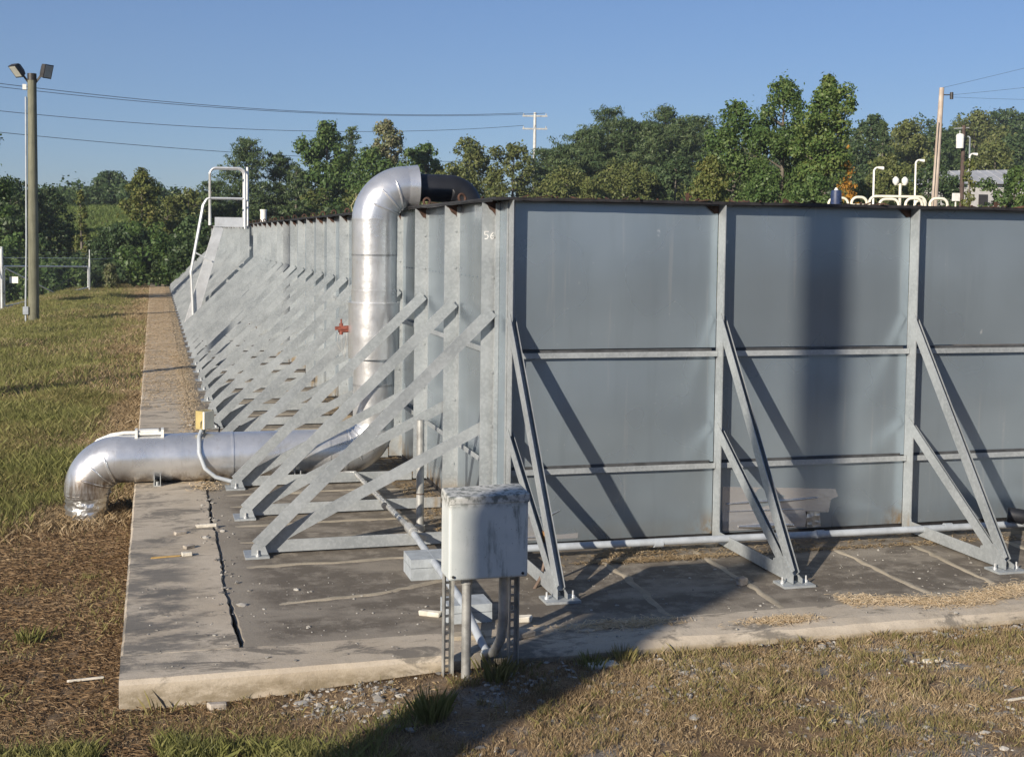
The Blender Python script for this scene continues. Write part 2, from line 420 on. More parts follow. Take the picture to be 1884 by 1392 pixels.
gx = np.unique(np.concatenate([-np.geomspace(14, 1500, 26), np.arange(-14, -4.5, .35), np.arange(-4.5, -3.7, .1), [-3.90, -3.88], np.arange(-3.6, 7, .3), np.arange(7, 32, 2.5), np.geomspace(32, 1500, 30)]))
gy = np.unique(np.concatenate([-np.geomspace(16, 1500, 24), np.arange(-16, -6.5, .5), np.arange(-6.5, -3.4, .15), [-3.28, -3.26], np.arange(-3.2, 14, .3), np.arange(14, 40, .7), np.arange(40, 100, 2.), np.geomspace(101, 1500, 34)]))
GX, GY = np.meshgrid(gx, gy); GZ = ground_h(GX, GY)
near = (np.abs(GX+1) < 12) & (GY < 30) & (GY > -9)
GZ = GZ+np.where(near & ~((GX > -3.95) & (GY > -3.3)), rng.normal(0, .012, GX.shape), 0)
V = np.stack([GX, GY, GZ], -1).reshape(-1, 3); nx = len(gx)
ii, jj = np.meshgrid(np.arange(nx-1), np.arange(len(gy)-1)); k = (jj*nx+ii).ravel()
F = np.stack([k, k+1, k+1+nx, k+nx], -1)
tag(link('ground', fast('ground', V, F, SOIL, True)), kind='structure')

# gravel road through the gate, laid 3 cm above the terrain
V, F = [], []
rp = [(-30, 40), (-19, 52), (-11.5, 65.5), (-9, 80), (-14, 96)]
for i in range(40):
    t = i/39*(len(rp)-1); j = min(int(t), len(rp)-2); u = t-j
    p = np.array(rp[j])*(1-u)+np.array(rp[j+1])*u; dd = np.array(rp[j+1])-np.array(rp[j]); n_ = np.array([-dd[1], dd[0]])/np.hypot(*dd)
    for w in np.linspace(-1.9, 1.9, 7):
        q = p+n_*w; V.append((q[0], q[1], float(ground_h(q[0], q[1]))+.05))
for i in range(39):
    for w in range(6): F.append((i*7+w, i*7+w+1, i*7+w+8, i*7+w+7))
tag(link('gravel_road', fast('gravel_road', V, np.array(F), ROADM, True)), kind='structure')

# ------------------------------------------------------------------ concrete slab: kerb beams round a stained inner slab, a real open joint between
slab = tag(empty('concrete_slab', (-3.92, -3.3, 0)), kind='structure')
def ww(o):
    """parent to the slab root, geometry being in world coordinates"""
    o.parent = slab; o.matrix_parent_inverse = Matrix.Translation((3.92, 3.3, 0)); return o
def strip(name, ys, xl, xr, z, zb, mat, bev=.02):
    m = MB(); n = len(ys); vs = []
    for y, a, b in zip(ys, xl, xr):
        vs += [(a, y, zb), (a, y, z-bev), (a+bev, y, z), (b-bev*.5, y, z), (b, y, z-bev*.7), (b, y, zb)]
    fs = []
    for i in range(n-1):
        for q in range(5): fs.append((i*6+q, i*6+q+1, (i+1)*6+q+1, (i+1)*6+q))
    fs += [tuple(range(6)), tuple(range((n-1)*6, n*6))[::-1]]
    m.add(vs, fs); return ww(m.build(name, mat))
ysk = np.concatenate([np.arange(-2.68, 12, .11), np.arange(12, 79.4, .6)])
gap = np.interp(ysk, [-2.68, -2.3, -1, 0, .4, 1.2, 3, 4.2, 5, 9, 79], [.045, .042, .034, .030, .014, .022, .030, .020, .022, .012, .010])
jx = -3.0+.012*np.sin(ysk*1.9)+.008*np.sin(ysk*4.3+1)+rng.normal(0, .007, len(ysk))
gap = np.clip(gap*.66*(.75+.5*np.sin(ysk*2.7+.4))+rng.normal(0, .007, len(ysk)), .003, .06)
strip('kerb_beam', ysk, np.full(len(ysk), -3.92)+rng.normal(0, .003, len(ysk)), jx, 0., -.5, KERB)
m = MB()                                                # front beam, its outer top edge worn round
xs = np.concatenate([np.arange(-3.92, 9, .15), np.arange(9, 29.5, 1.5)]); vs = []
for x in xs:
    w = rng.normal(0, .004)+(.012*math.sin(x*2.1))*(x > -1)
    q = min(1, max(0, (x+1.6)/1.2)); vs += [(x, -3.3+w, -.5), (x, -3.3+w, -.035-.035*q), (x, -3.265+w+.05*q, -.002-.018*q+rng.normal(0, .004)*q), (x, -3.20+.13*q+w, -.002+rng.normal(0, .002)*q), (x, -2.682, -.002), (x, -2.682, -.5)]
fs = []
for i in range(len(xs)-1):
    for q in range(5): fs.append((i*6+q, i*6+q+1, (i+1)*6+q+1, (i+1)*6+q))
fs += [(0, 1, 2, 3, 4, 5), tuple(range((len(xs)-1)*6, len(xs)*6))[::-1]]
m.add(vs, fs); ww(m.build('kerb_beam', KERB))
m = MB(); n = len(ysk); vs = []
for y, a in zip(ysk, jx+gap):
    if y < -2.6: y = -2.655
    for x in [a, a+.02]+list(np.linspace(-2.7, 29.5, 40)):
        vs.append((x, y, -.018 if x > a+.001 else -.035))
c = 42; fs = [(i*c+q, i*c+q+1, (i+1)*c+q+1, (i+1)*c+q) for i in range(n-1) for q in range(c-1)]
b0 = len(vs); vs += [(a, y if y > -2.6 else -2.655, -.5) for y, a in zip(ysk, jx+gap)]
fs += [(b0+i, i*c, (i+1)*c, b0+i+1) for i in range(n-1)]
m.add(vs, fs); ww(m.build('inner_slab', SLAB))
m = MB(); m.box((-3.1, -2.7, -.5), (-2.85, 79, -.13)); m.box((-3.1, -2.71, -.5), (29, -2.6, -.12)); ww(m.build('joint_bed', SOIL))
def ridge(pts, w, h):
    m = MB(); vs = []; pts = [Vector(p) for p in pts]; P2 = []
    for a, b in zip(pts, pts[1:]):
        for i in range(9): P2.append(a.lerp(b, i/9))
    P2.append(pts[-1]); off = 0
    for i, p in enumerate(P2):
        d = (P2[min(i+1, len(P2)-1)]-P2[max(i-1, 0)]).normalized(); nn = Vector((-d.y, d.x, 0))
        off = off*.8+random.gauss(0, .012); q = p+nn*off
        wl = w*random.uniform(.5, 1.25); wr = w*random.uniform(.5, 1.25); e = 1-abs(2*i/(len(P2)-1)-1)**8
        vs += [q-nn*wl+Vector((0, 0, -.022)), q-nn*wl*.45+Vector((0, 0, -.018+h*e)), q+nn*wr*.4+Vector((0, 0, -.018+h*e*random.uniform(.5, 1))), q+nn*wr+Vector((0, 0, -.022))]
    m.add(vs, [(i*4+q, i*4+q+1, (i+1)*4+q+1, (i+1)*4+q) for i in range(len(P2)-1) for q in range(3)], True)
    ww(m.build('joint_ridge', RIDGE))
for pts in ([(.90, -.5, 0), (.93, -1.3, 0), (.82, -2.60, 0)], [(2.05, -.4, 0), (2.0, -1.5, 0), (1.95, -2.62, 0)], [(3.63, -.6, 0), (3.60, -1.7, 0), (3.62, -2.64, 0)],
            [(4.60, -.6, 0), (4.52, -1.6, 0), (4.42, -2.62, 0)], [(5.75, -.6, 0), (5.7, -2.6, 0)], [(-2.55, -1.45, 0), (-1.6, -1.30, 0), (-.9, -.98, 0), (-.45, -.85, 0)]):
    ridge(pts, .055, .012)
for i in range(26):
    y = -.02+i*.94+(.1 if i % 2 else 0)
    ridge([(-2.75, y+random.uniform(-.1, .1), 0), (-1.6, y+.02, 0), (-.3, y+random.uniform(-.06, .06), 0)], .07, .010)

# ------------------------------------------------------------------ steel tank
B, H, D, LS, Y1 = 2.44, 3.79, .187, 1.88, .42
NL, NR = 41, 7
YEND = Y1+LS*(NL-1)+.9
tank = tag(empty('steel_tank', (0, 0, 0)), 'long galvanised steel tank with ribbed walls propped by rows of braces', 'tank')
def inst(name, me, loc, parent, rot=0.):
    o = bpy.data.objects.new(name, me); COL.objects.link(o); o.parent = parent; o.location = loc
    if rot: o.rotation_euler.z = rot
    return o
def mset(me, mat): me.materials.append(mat); return me

# left wall (faces -X)
def lpost(dz):
    m = MB()
    m.box((-D, -.005, .03), (-.014, .005, H-.01))
    m.box((-.0135, -.07, .03), (-.004, .006, H-.02))
    m.box((-.036, -.018, .03), (-.014, -.0055, H-.03))
    for z in (.5, 1.3, 1.9, 2.95, 3.4): m.tube([(-.05, -.006, z+dz), (-.05, -.028, z+dz)], .013, 6)
    return mset(m.mesh('post'), GALV)
lp = [lpost(0), lpost(.06)]
for k in range(NL): inst('post', lp[k % 2], (0, Y1+k*LS, 0), tank)
m = MB(); m.box((-.004, .006, .06), (.002, LS-.07, 2.952)); m.box((-.008, .006, 2.90), (-.002, LS-.07, H-.01))
for q in range(9): m.tube([(-.002, .12+q*.2, 2.925), (-.016, .12+q*.2, 2.925)], .010, 6)
lpan = mset(m.mesh('wall_panel'), PANEL)
for k in range(NL-1): inst('wall_panel', lpan, (0, Y1+k*LS, 0), tank)
m = MB(); m.box((-.004, 0.004, .06), (.002, Y1-.07, H-.01)); m.build('wall_panel', PANEL, tank)
m = MB(); m.box((-.004, Y1+LS*(NL-1)+.006, .06), (.002, YEND, H-.01)); m.build('wall_panel', PANEL, tank)
m = MB(); m.box((-.07, .01, -.06), (-.010, LS-.08, -.052)); m.box((-.07, .01, -.051), (-.062, LS-.08, .0))
lrail = mset(m.mesh('rail'), GALV)
for k in range(NL-1):
    for z in (2.15, .886): inst('rail', lrail, (0, Y1+k*LS, z), tank)
# right wall (faces -Y)
def rpost():
    m = MB()
    m.box((-.006, -D, .16), (.006, -.014, H-.012))
    m.poly([(-.006, -.014, .0), (-.006, -D-.05, .0), (-.006, -D-.035, .06), (-.006, -D, .16), (-.006, -.014, .16)], (.012, 0, 0))
    m.box((.008, -.0135, .03), (.07, -.004, H-.02))
    m.box((-.007, -D-.002, H-.012), (.10, -.02, H-.002))
    return mset(m.mesh('post'), GALV)
rp_ = rpost()
for k in range(NR): inst('post', rp_, (k*B, 0, 0), tank)
for k in range(NR-1):
    for z0, z1 in ((.07, .85), (.89, 2.11), (2.185, H-.01)):
        m = MB(); n = 9                                          # thin sheets, each dished a little in and out
        x0, x1 = k*B+.010, (k+1)*B-.008; amp = -random.uniform(.016, .03)*min(1, (z1-z0)/1.3); vs = []
        for j in range(n):
            for i in range(n):
                u, v_ = i/(n-1), j/(n-1)
                vs.append((x0+(x1-x0)*u, -.004+amp*math.sin(math.pi*u)*math.sin(math.pi*v_)+amp*.4*math.sin(2*math.pi*u+k), z0+(z1-z0)*v_))
        m.add(vs, [(j*n+i, j*n+i+1, (j+1)*n+i+1, (j+1)*n+i) for j in range(n-1) for i in range(n-1)], True)
        m.build('wall_panel', PANEL, tank)
    for hr in (2.15, .886):
        m = MB(); x0, x1 = k*B+.012, (k+1)*B-.012
        m.box((x0, -.075, hr-.06), (x1, -.067, hr)); m.box((x0, -.066, hr-.06), (x1, -.02, hr-.053))
        m.build('rail', GALV, tank)
        m = MB(); m.box((x0+.05, -.019, hr-.01), (x1-.05, .004, hr+.024)); m.build('rail_shade_strip', RAILSHADE, tank)  # dark strip standing in for the shade above the rail
# corner column between the two walls
m = MB(); m.box((-.006, -.03, .02), (.03, .0, H-.01)); m.box((-.02, -.022, .02), (-.0065, .002, H-.02)); m.box((-.05, .34, .02), (-.006, .352, H-.03)); m.build('corner_post', GALV, tank)
# black liner showing below the sheets, and folded over the top under a rusty plate
m = MB(); m.box((.01, .02, -.02), (.03, YEND, .10)); m.box((.03, .02, -.02), (NR*B-B, .04, .13)); m.build('liner_skirt', LINER, tank)
m = MB()
def jag(pts0, pts1, n, dz):
    vs = []; a = Vector(pts0); b = Vector(pts1)
    for i in range(n+1):
        p = a.lerp(b, i/n); vs += [p, p-Vector((0, 0, dz*random.uniform(.5, 1.3)))]
    m.add(vs, [(2*i, 2*i+1, 2*i+3, 2*i+2) for i in range(n)])
m.box((-D-.01, -.02, H-.001), (.3, YEND, H+.022)); m.box((-D-.01, -D-.012, H-.0005), (NR*B-B, -.0205, H+.024))
m.box((.05, .05, H+.022), (NR*B-B, YEND-.05, H+.03))
jag((-D+.0, -.02, H), (-D+.0, YEND, H), 200, .022); jag((0, -D-.012, H), (NR*B-B, -D-.012, H), 60, .010)
m.build('liner_fold', LINER, tank)
m = MB()
for i in range(170):
    x = random.uniform(.0, 9) if i % 2 else random.uniform(-.19, .1); y = random.uniform(-.19, .0) if i % 2 else random.uniform(-.1, 40)
    s = random.uniform(.02, .09); z = H+.022
    m.bar((x, y, z), (x+s*random.uniform(-2, 2), y+s*random.uniform(-2, 2), z+random.uniform(.005, .03)), .02, .012)
m.build('rust_flakes', RUST, tank)['kind'] = 'stuff'
for k in range(NL):                                              # torn liner and rust hanging on each rib head
    m = MB(); y = -.0075; pts = [(-D+.004, y, H-.002), (-.016, y, H-.002)]; x = -.016
    prof = [(x, -.21)]
    for i in range(5):
        x -= .03; prof.append((x, -.16+.14*(i+1)/5*1.0+random.uniform(-.035, .02)))
    pts += [(px_, y, H-.002+min(-.008, pz)) for px_, pz in prof]
    m.poly(pts, (0, -.003, 0)); o = m.build('rusty_flap', RUST, tank); o.location = (0, Y1+k*LS, 0)
for k in range(1, NR):
    m = MB(); m.poly([(k*B-.012, -.02, H-.02), (k*B-.17, -.02, H-.02), (k*B-.06, -.02, H-.11), (k*B-.012, -.02, H-.10)], (0, -.004, 0)); m.build('rusty_flap', RUST, tank)
m = MB()
for i in range(14):
    a0 = 2*math.pi*i/14; a1 = 2*math.pi*(i+1)/14
ring = MB(); th = [2*math.pi*i/14 for i in range(15)]
ring.tube([(.05*math.cos(a)*.9-.0, .0, .05*math.sin(a)) for a in th], .017, 6, False)
ring = mset(ring.mesh('eye_ring'), RUST)
for k in range(NL-1):
    o = inst('eye_ring', ring, (-.10+random.uniform(-.03, .03), Y1+(k+.75)*LS, H+.065), tank, random.uniform(-.5, .5)); o.rotation_euler.x = random.uniform(-.3, .3)
for x, w in ((2.1, .1), (3.3, .06), (6.1, .08)):
    m = MB(); m.bar((x, .1, H+.02), (x, .1, H+.02+w), .03, .03); m.bar((x-.02, .1, H+.02+w*.6), (x+.05, .1, H+.02+w*.6), .02, .02); m.build('rusty_lug', RUST, tank)
# taped patches and the chalk number
for ln, w in (([(2.60, .40), (3.0, .415), (3.3, .41), (3.75, .425)], .016), ([(2.62, .315), (3.1, .31), (3.58, .30)], .009), ([(2.75, .135), (3.0, .125), (3.2, .135), (3.45, .12)], .034), ([(.2, .36), (.5, .37), (.62, .42)], .012), ([(.2, .14), (.42, .13)], .014)):
    m = MB(); m.tube([(x, -.024, z) for x, z in ln], [w*.4]+[w]*(len(ln)-2)+[w*.4], 6); o = m.build('tape_crease', FOIL, tank)
m = MB()
m.poly([(2.55, -.012, .60), (3.98, -.012, .52), (4.02, -.012, .43), (3.93, -.012, .40), (3.90, -.012, .25), (2.55, -.012, .27)], (0, -.003, 0)); m.build('tape_patch', TAPE, tank)
m = MB(); m.poly([(2.55, -.018, .31), (3.62, -.018, .27), (3.60, -.018, .09), (2.56, -.018, .09)], (0, -.004, 0)); m.build('tape_patch', TAPE, tank)
m = MB(); m.poly([(3.60, -.018, .28), (3.78, -.018, .27), (3.80, -.018, .09), (3.62, -.018, .08)], (0, -.004, 0)); m.build('tape_patch', FOIL, tank)
m = MB(); m.poly([(.15, -.012, .47), (.60, -.012, .50), (.84, -.012, .46), (.83, -.012, .10), (.15, -.012, .10)], (0, -.003, 0)); m.build('tape_patch', TAPE, tank)
m = MB()
for ln in ([(.06, .10), (.0, .10), (.0, .055), (.035, .06), (.055, .035), (.04, .005), (.0, .0)], [(.13, .09), (.095, .055), (.09, .02), (.115, .0), (.14, .02), (.13, .045), (.095, .04)]):
    for a, b in zip(ln, ln[1:]):
        m.bar((-D+.03+a[0]*.75, -.0075, 3.37+a[1]*.8), (-D+.03+b[0]*.75, -.0075, 3.37+b[1]*.8), .012, .003, (0, 1, 0))
m.build('chalk_number', CHALK, tank, (0, Y1, 0))

# props: an upper and a lower channel strut and a floor tie meeting on a bolted foot plate
def angle(p0, p1, leg, fl, outv, lat, l0=-.02, t=.008):
    """L section from p0 to p1: one leg of height leg standing outwards, one flange fl wide running back along lat"""
    p0 = Vector(p0); p1 = Vector(p1); d = (p1-p0).normalized(); o = Vector(outv); o = (o-d*o.dot(d)).normalized(); a = Vector(lat)
    prof = [(l0, 0), (l0+fl, 0), (l0+fl, t), (l0+t, t), (l0+t, leg), (l0, leg)]
    m = MB(); m.extr([p0, p1], prof, a, o); return m
def chan(p0, p1, leg, fl, outv, lat, l0=-.02, t=.008):
    """U section, both legs standing outwards"""
    p0 = Vector(p0); p1 = Vector(p1); d = (p1-p0).normalized(); o = Vector(outv); o = (o-d*o.dot(d)).normalized(); a = Vector(lat); l1 = l0+fl
    m = MB(); m.extr([p0, p1], [(l0, 0), (l1, 0), (l1, leg*.60), (l1-.005, leg*.60), (l1-.005, t), (l0+t, t), (l0+t, leg), (l0, leg)], a, o); return m
def prop(fd, side):
    """meshes of one prop in a frame where 'out' is -X (side L) or -Y (side R)"""
    T = (lambda a, z, b=0.: (-a, b, z)) if side == 'L' else (lambda a, z, b=0.: (b, -a, z))
    lat = T(0, 0, 1); me = {}; q0 = -.0285
    me['upper_strut'] = angle(T(.035, 2.53), T(fd-.06, .065), .135, .10, T(1, 1), lat, -.085) if side == 'L' else chan(T(.035, 2.50), T(fd-.06, .065), .135, .085, T(1, 1), lat)
    me['lower_strut'] = angle(T(.035, 1.275), T(fd-.16, .05), .125, .09, T(.6, 1), lat, .03) if side == 'L' else chan(T(.035, 1.25), T(fd-.16, .05), .12, .075, T(.6, 1), lat, -.0195)
    me['ground_tie'] = angle(T(.20, .006), T(fd-.05, .006), .13, .09, T(0, 1), lat, .032 if side == 'L' else -.019)
    g = MB(); gl = [g]
    if side == 'L': g.poly([T(fd+.045, .012, -.0935), T(fd-.13, .012, -.0935), T(fd-.10, .10, -.0935), T(fd+.02, .14, -.0935), T(fd+.045, .10, -.0935)], T(0, 0, .007))
    else:
        g.poly([T(fd+.045, .012, q0), T(fd-.42, .012, q0), T(fd-.38, .17, q0), T(fd-.16, .24, q0), T(fd+.045, .10, q0)], T(0, 0, .007))
        g2 = MB(); g2.poly([T(fd+.045, .012, .07), T(fd-.16, .012, .07), T(fd-.12, .10, .07), T(fd+.045, .06, .07)], T(0, 0, .007)); gl.append(g2)
    me['gusset'] = gl
    f = MB(); w = .17
    a = T(fd-.14, -.016, .02-w); b = T(fd+.11, .006, .02+w)
    f.box(tuple(map(min, a, b)), tuple(map(max, a, b)))
    me['foot_plate'] = f
    bo = []
    for s_ in (-1, 1):
        m = MB(); c = Vector(T(fd-.02, .006,   .02+s_*.13)); m.tube([c, c+Vector((0, 0, .02))], .022, 6); m.tube([c+Vector((0, 0, .02)), c+Vector((0, 0, .065))], .010, 6); bo.append(m)
    me['bolt'] = bo
    outm = {}
    for n_, v_ in me.items():
        if n_ in ('bolt', 'gusset'): outm[n_] = [mset(b_.mesh(n_), ALU if n_ == 'bolt' else GALV) for b_ in v_]
        else: outm[n_] = mset(v_.mesh(n_), GALV)
    return outm
PL = prop(2.63, 'L'); PR = prop(1.93, 'R')
def add_prop(P, loc, bolts=True):
    e = empty('prop_frame', loc, tank)
    for n_, v_ in P.items():
        if n_ == 'bolt':
            if bolts:
                for b_ in v_: inst('bolt', b_, (0, 0, 0), e)
        elif n_ == 'gusset':
            for b_ in v_: inst('gusset', b_, (0, 0, 0), e)
        else: inst(n_, v_, (0, 0, 0), e)
for k in range(NL): add_prop(PL, (0, Y1+k*LS, 0), k < 12)
for k in range(NR-2): add_prop(PR, (k*B, 0, 0))

# ------------------------------------------------------------------ silver clad pipe
PY, PZ, PR_ = 4.80, .33, .322
pipe = tag(empty('clad_pipe', (-4.55, PY, -.45)), 'big silver metal clad pipe crossing the kerb and climbing the long tank wall', 'pipe')
def rel(o, root): o.parent = root; o.matrix_parent_inverse = Matrix.Translation(-Vector(root.location)); return o
def wrinkled(pts, r, n=40, lobes=(), amp=.0):
    m = MB(); m.tube(pts, r, n); return m
X0 = -4.53
# upright end wrapped in foil
m = MB(); n = 36; rows = 14; vs = []
for j in range(rows):
    z = -.62+.50*j/(rows-1)
    for i in range(n):
        a = 2*math.pi*i/n; r = .275+.022*math.sin(a*3+j*.9)*math.sin(j*1.3)+random.uniform(-.012, .012)+(.02 if j == rows-1 else 0)
        vs.append((X0+r*math.cos(a), PY+r*math.sin(a), z))
m.add(vs, [(j*n+i, j*n+(i+1) % n, (j+1)*n+(i+1) % n, (j+1)*n+i) for j in range(rows-1) for i in range(n)], True)
rel(m.build('foil_wrap', FOIL), pipe)
def elbow(c, r, a0, a1, u, v, rad, segs, name):
    """smooth bend with raised folded seams on its inner side"""
    pts = arc(c, r, a0, a1, u, v, 24); rad = rad if isinstance(rad, list) else [rad]*25
    m = MB(); m.tube(pts, rad, 40); o = rel(m.build(name, CLAD), pipe)
    c = Vector(c); u = Vector(u); v = Vector(v); w = u.cross(v)
    for i in range(1, segs):
        a = a0+(a1-a0)*i/segs; rr = rad[int(24*i/segs)]; ctr = c+u*(r*math.cos(a))+v*(r*math.sin(a)); rd = (c-ctr).normalized()
        pp = []
        for q in range(15):
            th = -2.0+4.0*q/14
            skew = .10*math.cos(th)*(i-segs/2)/segs
            pp.append(ctr+(rd*math.cos(th)+w*math.sin(th))*(rr+.002)+(u*-math.sin(a)+v*math.cos(a))*skew*.6)
        m = MB(); m.tube(pp, [.004]+[.019]*13+[.004], 6); m.build('folded_seam', CLAD, o)
    return o
R1 = .42
elbow((X0+R1, PY, PZ-R1), R1, math.pi, math.pi/2, (1, 0, 0), (0, 0, 1), [.30+.022*i/24 for i in range(25)], 4, 'lower_elbow')
m = MB(); m.tube([(X0, PY, -.16), (X0, PY, PZ-R1+.02)], [.29, .305], 40, False); rel(m.build('pipe_section', CLAD), pipe)
xs_ = [X0+R1-.02, -3.30, -2.62, -1.95, -1.30, -1.06]
for i, (a, b) in enumerate(zip(xs_, xs_[1:])):
    r = PR_+(.004 if i % 2 else 0)
    m = MB(); m.tube([(a-.02, PY, PZ), (b, PY, PZ)], r, 44, False); o = rel(m.build('pipe_section', CLAD), pipe)
    m = MB(); m.tube([(b-.015, PY, PZ), (b+.012, PY, PZ)], r+.005, 44, True); m.build('band', CLAD, o)
XV = -.645
elbow((-1.06, PY, PZ+.415), .415, -math.pi/2, 0, (1, 0, 0), (0, 0, 1), [.322-.03*i/24 for i in range(25)], 4, 'wall_foot_elbow')
for z0, z1, r in ((PZ+.40, 1.28, .290), (1.26, 1.68, .294), (1.66, 2.44, .362), (2.43, 2.62, .322), (2.61, 3.12, .318), (3.11, 3.62, .322)):
    m = MB(); m.tube([(XV, PY, z0), (XV, PY, z1)], r, 44, True); o = rel(m.build('pipe_section', CLAD), pipe)
    m = MB(); m.tube([(XV, PY, z1-.012), (XV, PY, z1+.012)], r+.004, 44, True); m.build('band', CLAD, o)
elbow((XV+.47, PY, 3.62), .47, math.pi, math.pi/2, (1, 0, 0), (0, 0, 1), [.322-.03*i/24 for i in range(25)], 4, 'top_elbow')
m = MB(); m.tube([(XV+.455, PY, 4.09), (XV+.60, PY, 4.09)], [.293, .315], 44, True); rel(m.build('end_collar', CLAD), pipe)
m = MB(); m.tube([(XV+.5, PY, 4.09), (.44, PY, 4.08)]+arc((.44, PY, 3.80), .28, math.pi/2, .05, (1, 0, 0), (0, 0, 1), 8), .195, 24); rel(m.build('black_outlet', HDPE), pipe)
# saddle feet on the kerb
for x in (-3.62, -1.75):
    m = MB(); m.box((x-.05, PY-.36, -.012), (x+.05, PY+.36, .012)); m.box((x-.045, PY-.345, .012), (x-.035, PY-.16, .14)); m.box((x+.035, PY-.345, .012), (x+.045, PY-.16, .14)); m.box((x-.034, PY-.30, .012), (x+.034, PY+.3, .025))
    m.tube([(x, PY-.325, .012), (x, PY-.325, .06)], .02, 6); rel(m.build('saddle_foot', GREYP), pipe)
# little instrument valve on its sleeve
va = tag(empty('red_valve', (XV-.42, PY+.05, 2.05)), 'small red valve with hanging wires on the side of the upright silver pipe', 'valve')
m = MB(); m.tube([(.1, 0, 0), (-.08, 0, 0)], .03, 8); m.tube([(-.04, 0, -.06), (-.04, 0, .1)], .028, 8); m.build('body', REDM, va)
m = MB(); m.bar((-.13, -.02, .03), (.06, -.03, .045), .03, .05); m.tube([(-.04, 0, .08), (-.04, 0, .16)], .012, 6); m.build('handle', REDM, va)
m = MB()
for i in range(4):
    x = -.08+i*.04; m.tube([(x, -.02, -.03), (x+random.uniform(-.03, .03), -.03, -.17), (x*.4-.01, -.02, -.30-.03*i)], .005, 5)
m.build('loose_wire', STEELC, va)

# clamp cover, conduit and yellow box on the lying pipe
cl = tag(empty('cable_cover', (-3.72, PY, PZ+PR_)), 'white cable cover strapped on top of the silver pipe above the kerb edge', 'cable cover')
m = MB(); m.box((-.17, -.09, .005), (.15, .09, .045)); m.box((-.14, -.07, .046), (.12, .07, .07)); m.build('lid', WHITE, cl)
for x in (-.19, .152):
    m = MB(); m.poly([(x, -.13, -.035), (x, -.10, .075), (x, .10, .075), (x, .13, -.035)], (.035, 0, 0)); m.build('end_clip', WHITE, cl)
m = MB(); m.tube([(-3.86, PY, PZ+PR_+.03), (-4.05, PY+.01, PZ+PR_+.03), (-4.22, PY+.05, PZ+PR_+.0), (-4.40, PY+.12, PZ+.24), (-4.55, PY+.22, PZ+.05)], .022, 8)
tag(m.build('white_conduit', WHITE), 'thin white conduit running along the crown of the silver elbow into the grass', 'conduit')
yb = tag(empty('junction_box', (-3.0, PY, PZ+PR_)), 'faded yellow junction box standing on a stem above the silver pipe', 'junction box')
yb.rotation_euler.z = -.85
m = MB(); m.box((-.065, -.09, .06), (.065, .10, .31)); m.build('box', YELLOW, yb)
m = MB(); m.box((.0652, -.085, .065), (.10, .095, .305)); m.build('lid', CREAM, yb)
m = MB(); m.tube([(0, 0, -.02), (0, 0, .06)], .03, 8); m.build('stem', STEELC, yb)
m = MB(); m.tube([(.08, -.03, .26), (.05, -.10, .16), (.04, -.09, .08)], .006, 5); m.build('loose_wire', WIRE, yb)
m = MB(); m.tube([(-3.03, PY-.06, PZ+PR_+.05), (-3.07, PY-.20, PZ+.30), (-3.07, PY-.34, PZ+.10), (-3.00, PY-.40, PZ-.10), (-2.86, PY-.42, PZ-.22), (-2.66, PY-.44, PZ-.28), (-2.45, PY-.50, .03), (-2.2, PY-.55, .025)], .028, 10)
tag(m.build('flexible_conduit', PVC), 'grey flexible conduit looping from the yellow box down the front of the silver pipe', 'conduit')
m = MB(); m.tube([(-2.90, PY+.05, PZ+PR_+.16), (-2.78, PY+.1, PZ+PR_+.06), (-2.80, PY+.1, PZ+PR_-.08)], .012, 6); tag(m.build('cable_loop', WIRE), 'short dark cable curling off the right side of the yellow box', 'cable')

# ------------------------------------------------------------------ electrical cabinet in front of the slab
cab = tag(empty('electrical_cabinet', (-1.12, -3.45, -.15)), 'weathered grey electrical cabinet on slotted legs in front of the slab', 'cabinet')
m = MB(); bx = bmesh.new()
x0, x1, y0, y1, z0, z1 = -1.445, -.80, -3.62, -3.33, .70, 1.34
m.box((x0, y0, z0), (x1, y1, z1)); o = rel(m.build('enclosure', CAB), cab)
bv = o.modifiers.new('bevel', 'BEVEL'); bv.width = .022; bv.segments = 3
m = MB(); m.add([(x0-.004, y0-.006, 1.30), (x1+.006, y0-.006, 1.30), (x1+.006, y1+.01, 1.30), (x0-.004, y1+.01, 1.30), (x0-.004, y0-.006, 1.362), (x1+.006, y0-.006, 1.372), (x1+.0, y1, 1.40), (x0+.0, y1, 1.385)],
      [(0, 1, 2, 3), (4, 7, 6, 5), (0, 4, 5, 1), (1, 5, 6, 2), (2, 6, 7, 3), (3, 7, 4, 0)]); o = rel(m.build('rain_hood', CAB), cab)
bv = o.modifiers.new('bevel', 'BEVEL'); bv.width = .01; bv.segments = 2
for x in (x0+.035, x1-.045):
    m = MB(); m.tube([(x, y0, .735), (x, y0-.012, .735)], .011, 8); rel(m.build('screw', DARK), cab)
for xa in (-1.44, -.90):                                       # slotted channel legs, the slots left open
    m = MB(); w = .085; ya = -3.40
    m.box((xa, ya-.035, -.22), (xa+.006, ya+.03, 1.28)); m.box((xa+w-.006, ya-.035, -.22), (xa+w, ya+.03, 1.28))
    m.box((xa+.0062, ya+.024, -.22), (xa+.030, ya+.03, 1.28)); m.box((xa+.056, ya+.024, -.22), (xa+w-.0062, ya+.03, 1.28))
    for q in range(22): m.box((xa+.0302, ya+.0245, -.2+q*.068), (xa+.0558, ya+.0295, -.2+q*.068+.022))
    rel(m.build('slotted_leg', STEELC), cab)
m = MB(); m.tube([(-1.27, -3.50, -.2), (-1.268, -3.49, .71)], .038, 14); m.tube([(-1.268, -3.49, .64), (-1.268, -3.49, .71)], .048, 14); rel(m.build('cable_conduit', STEELC), cab)
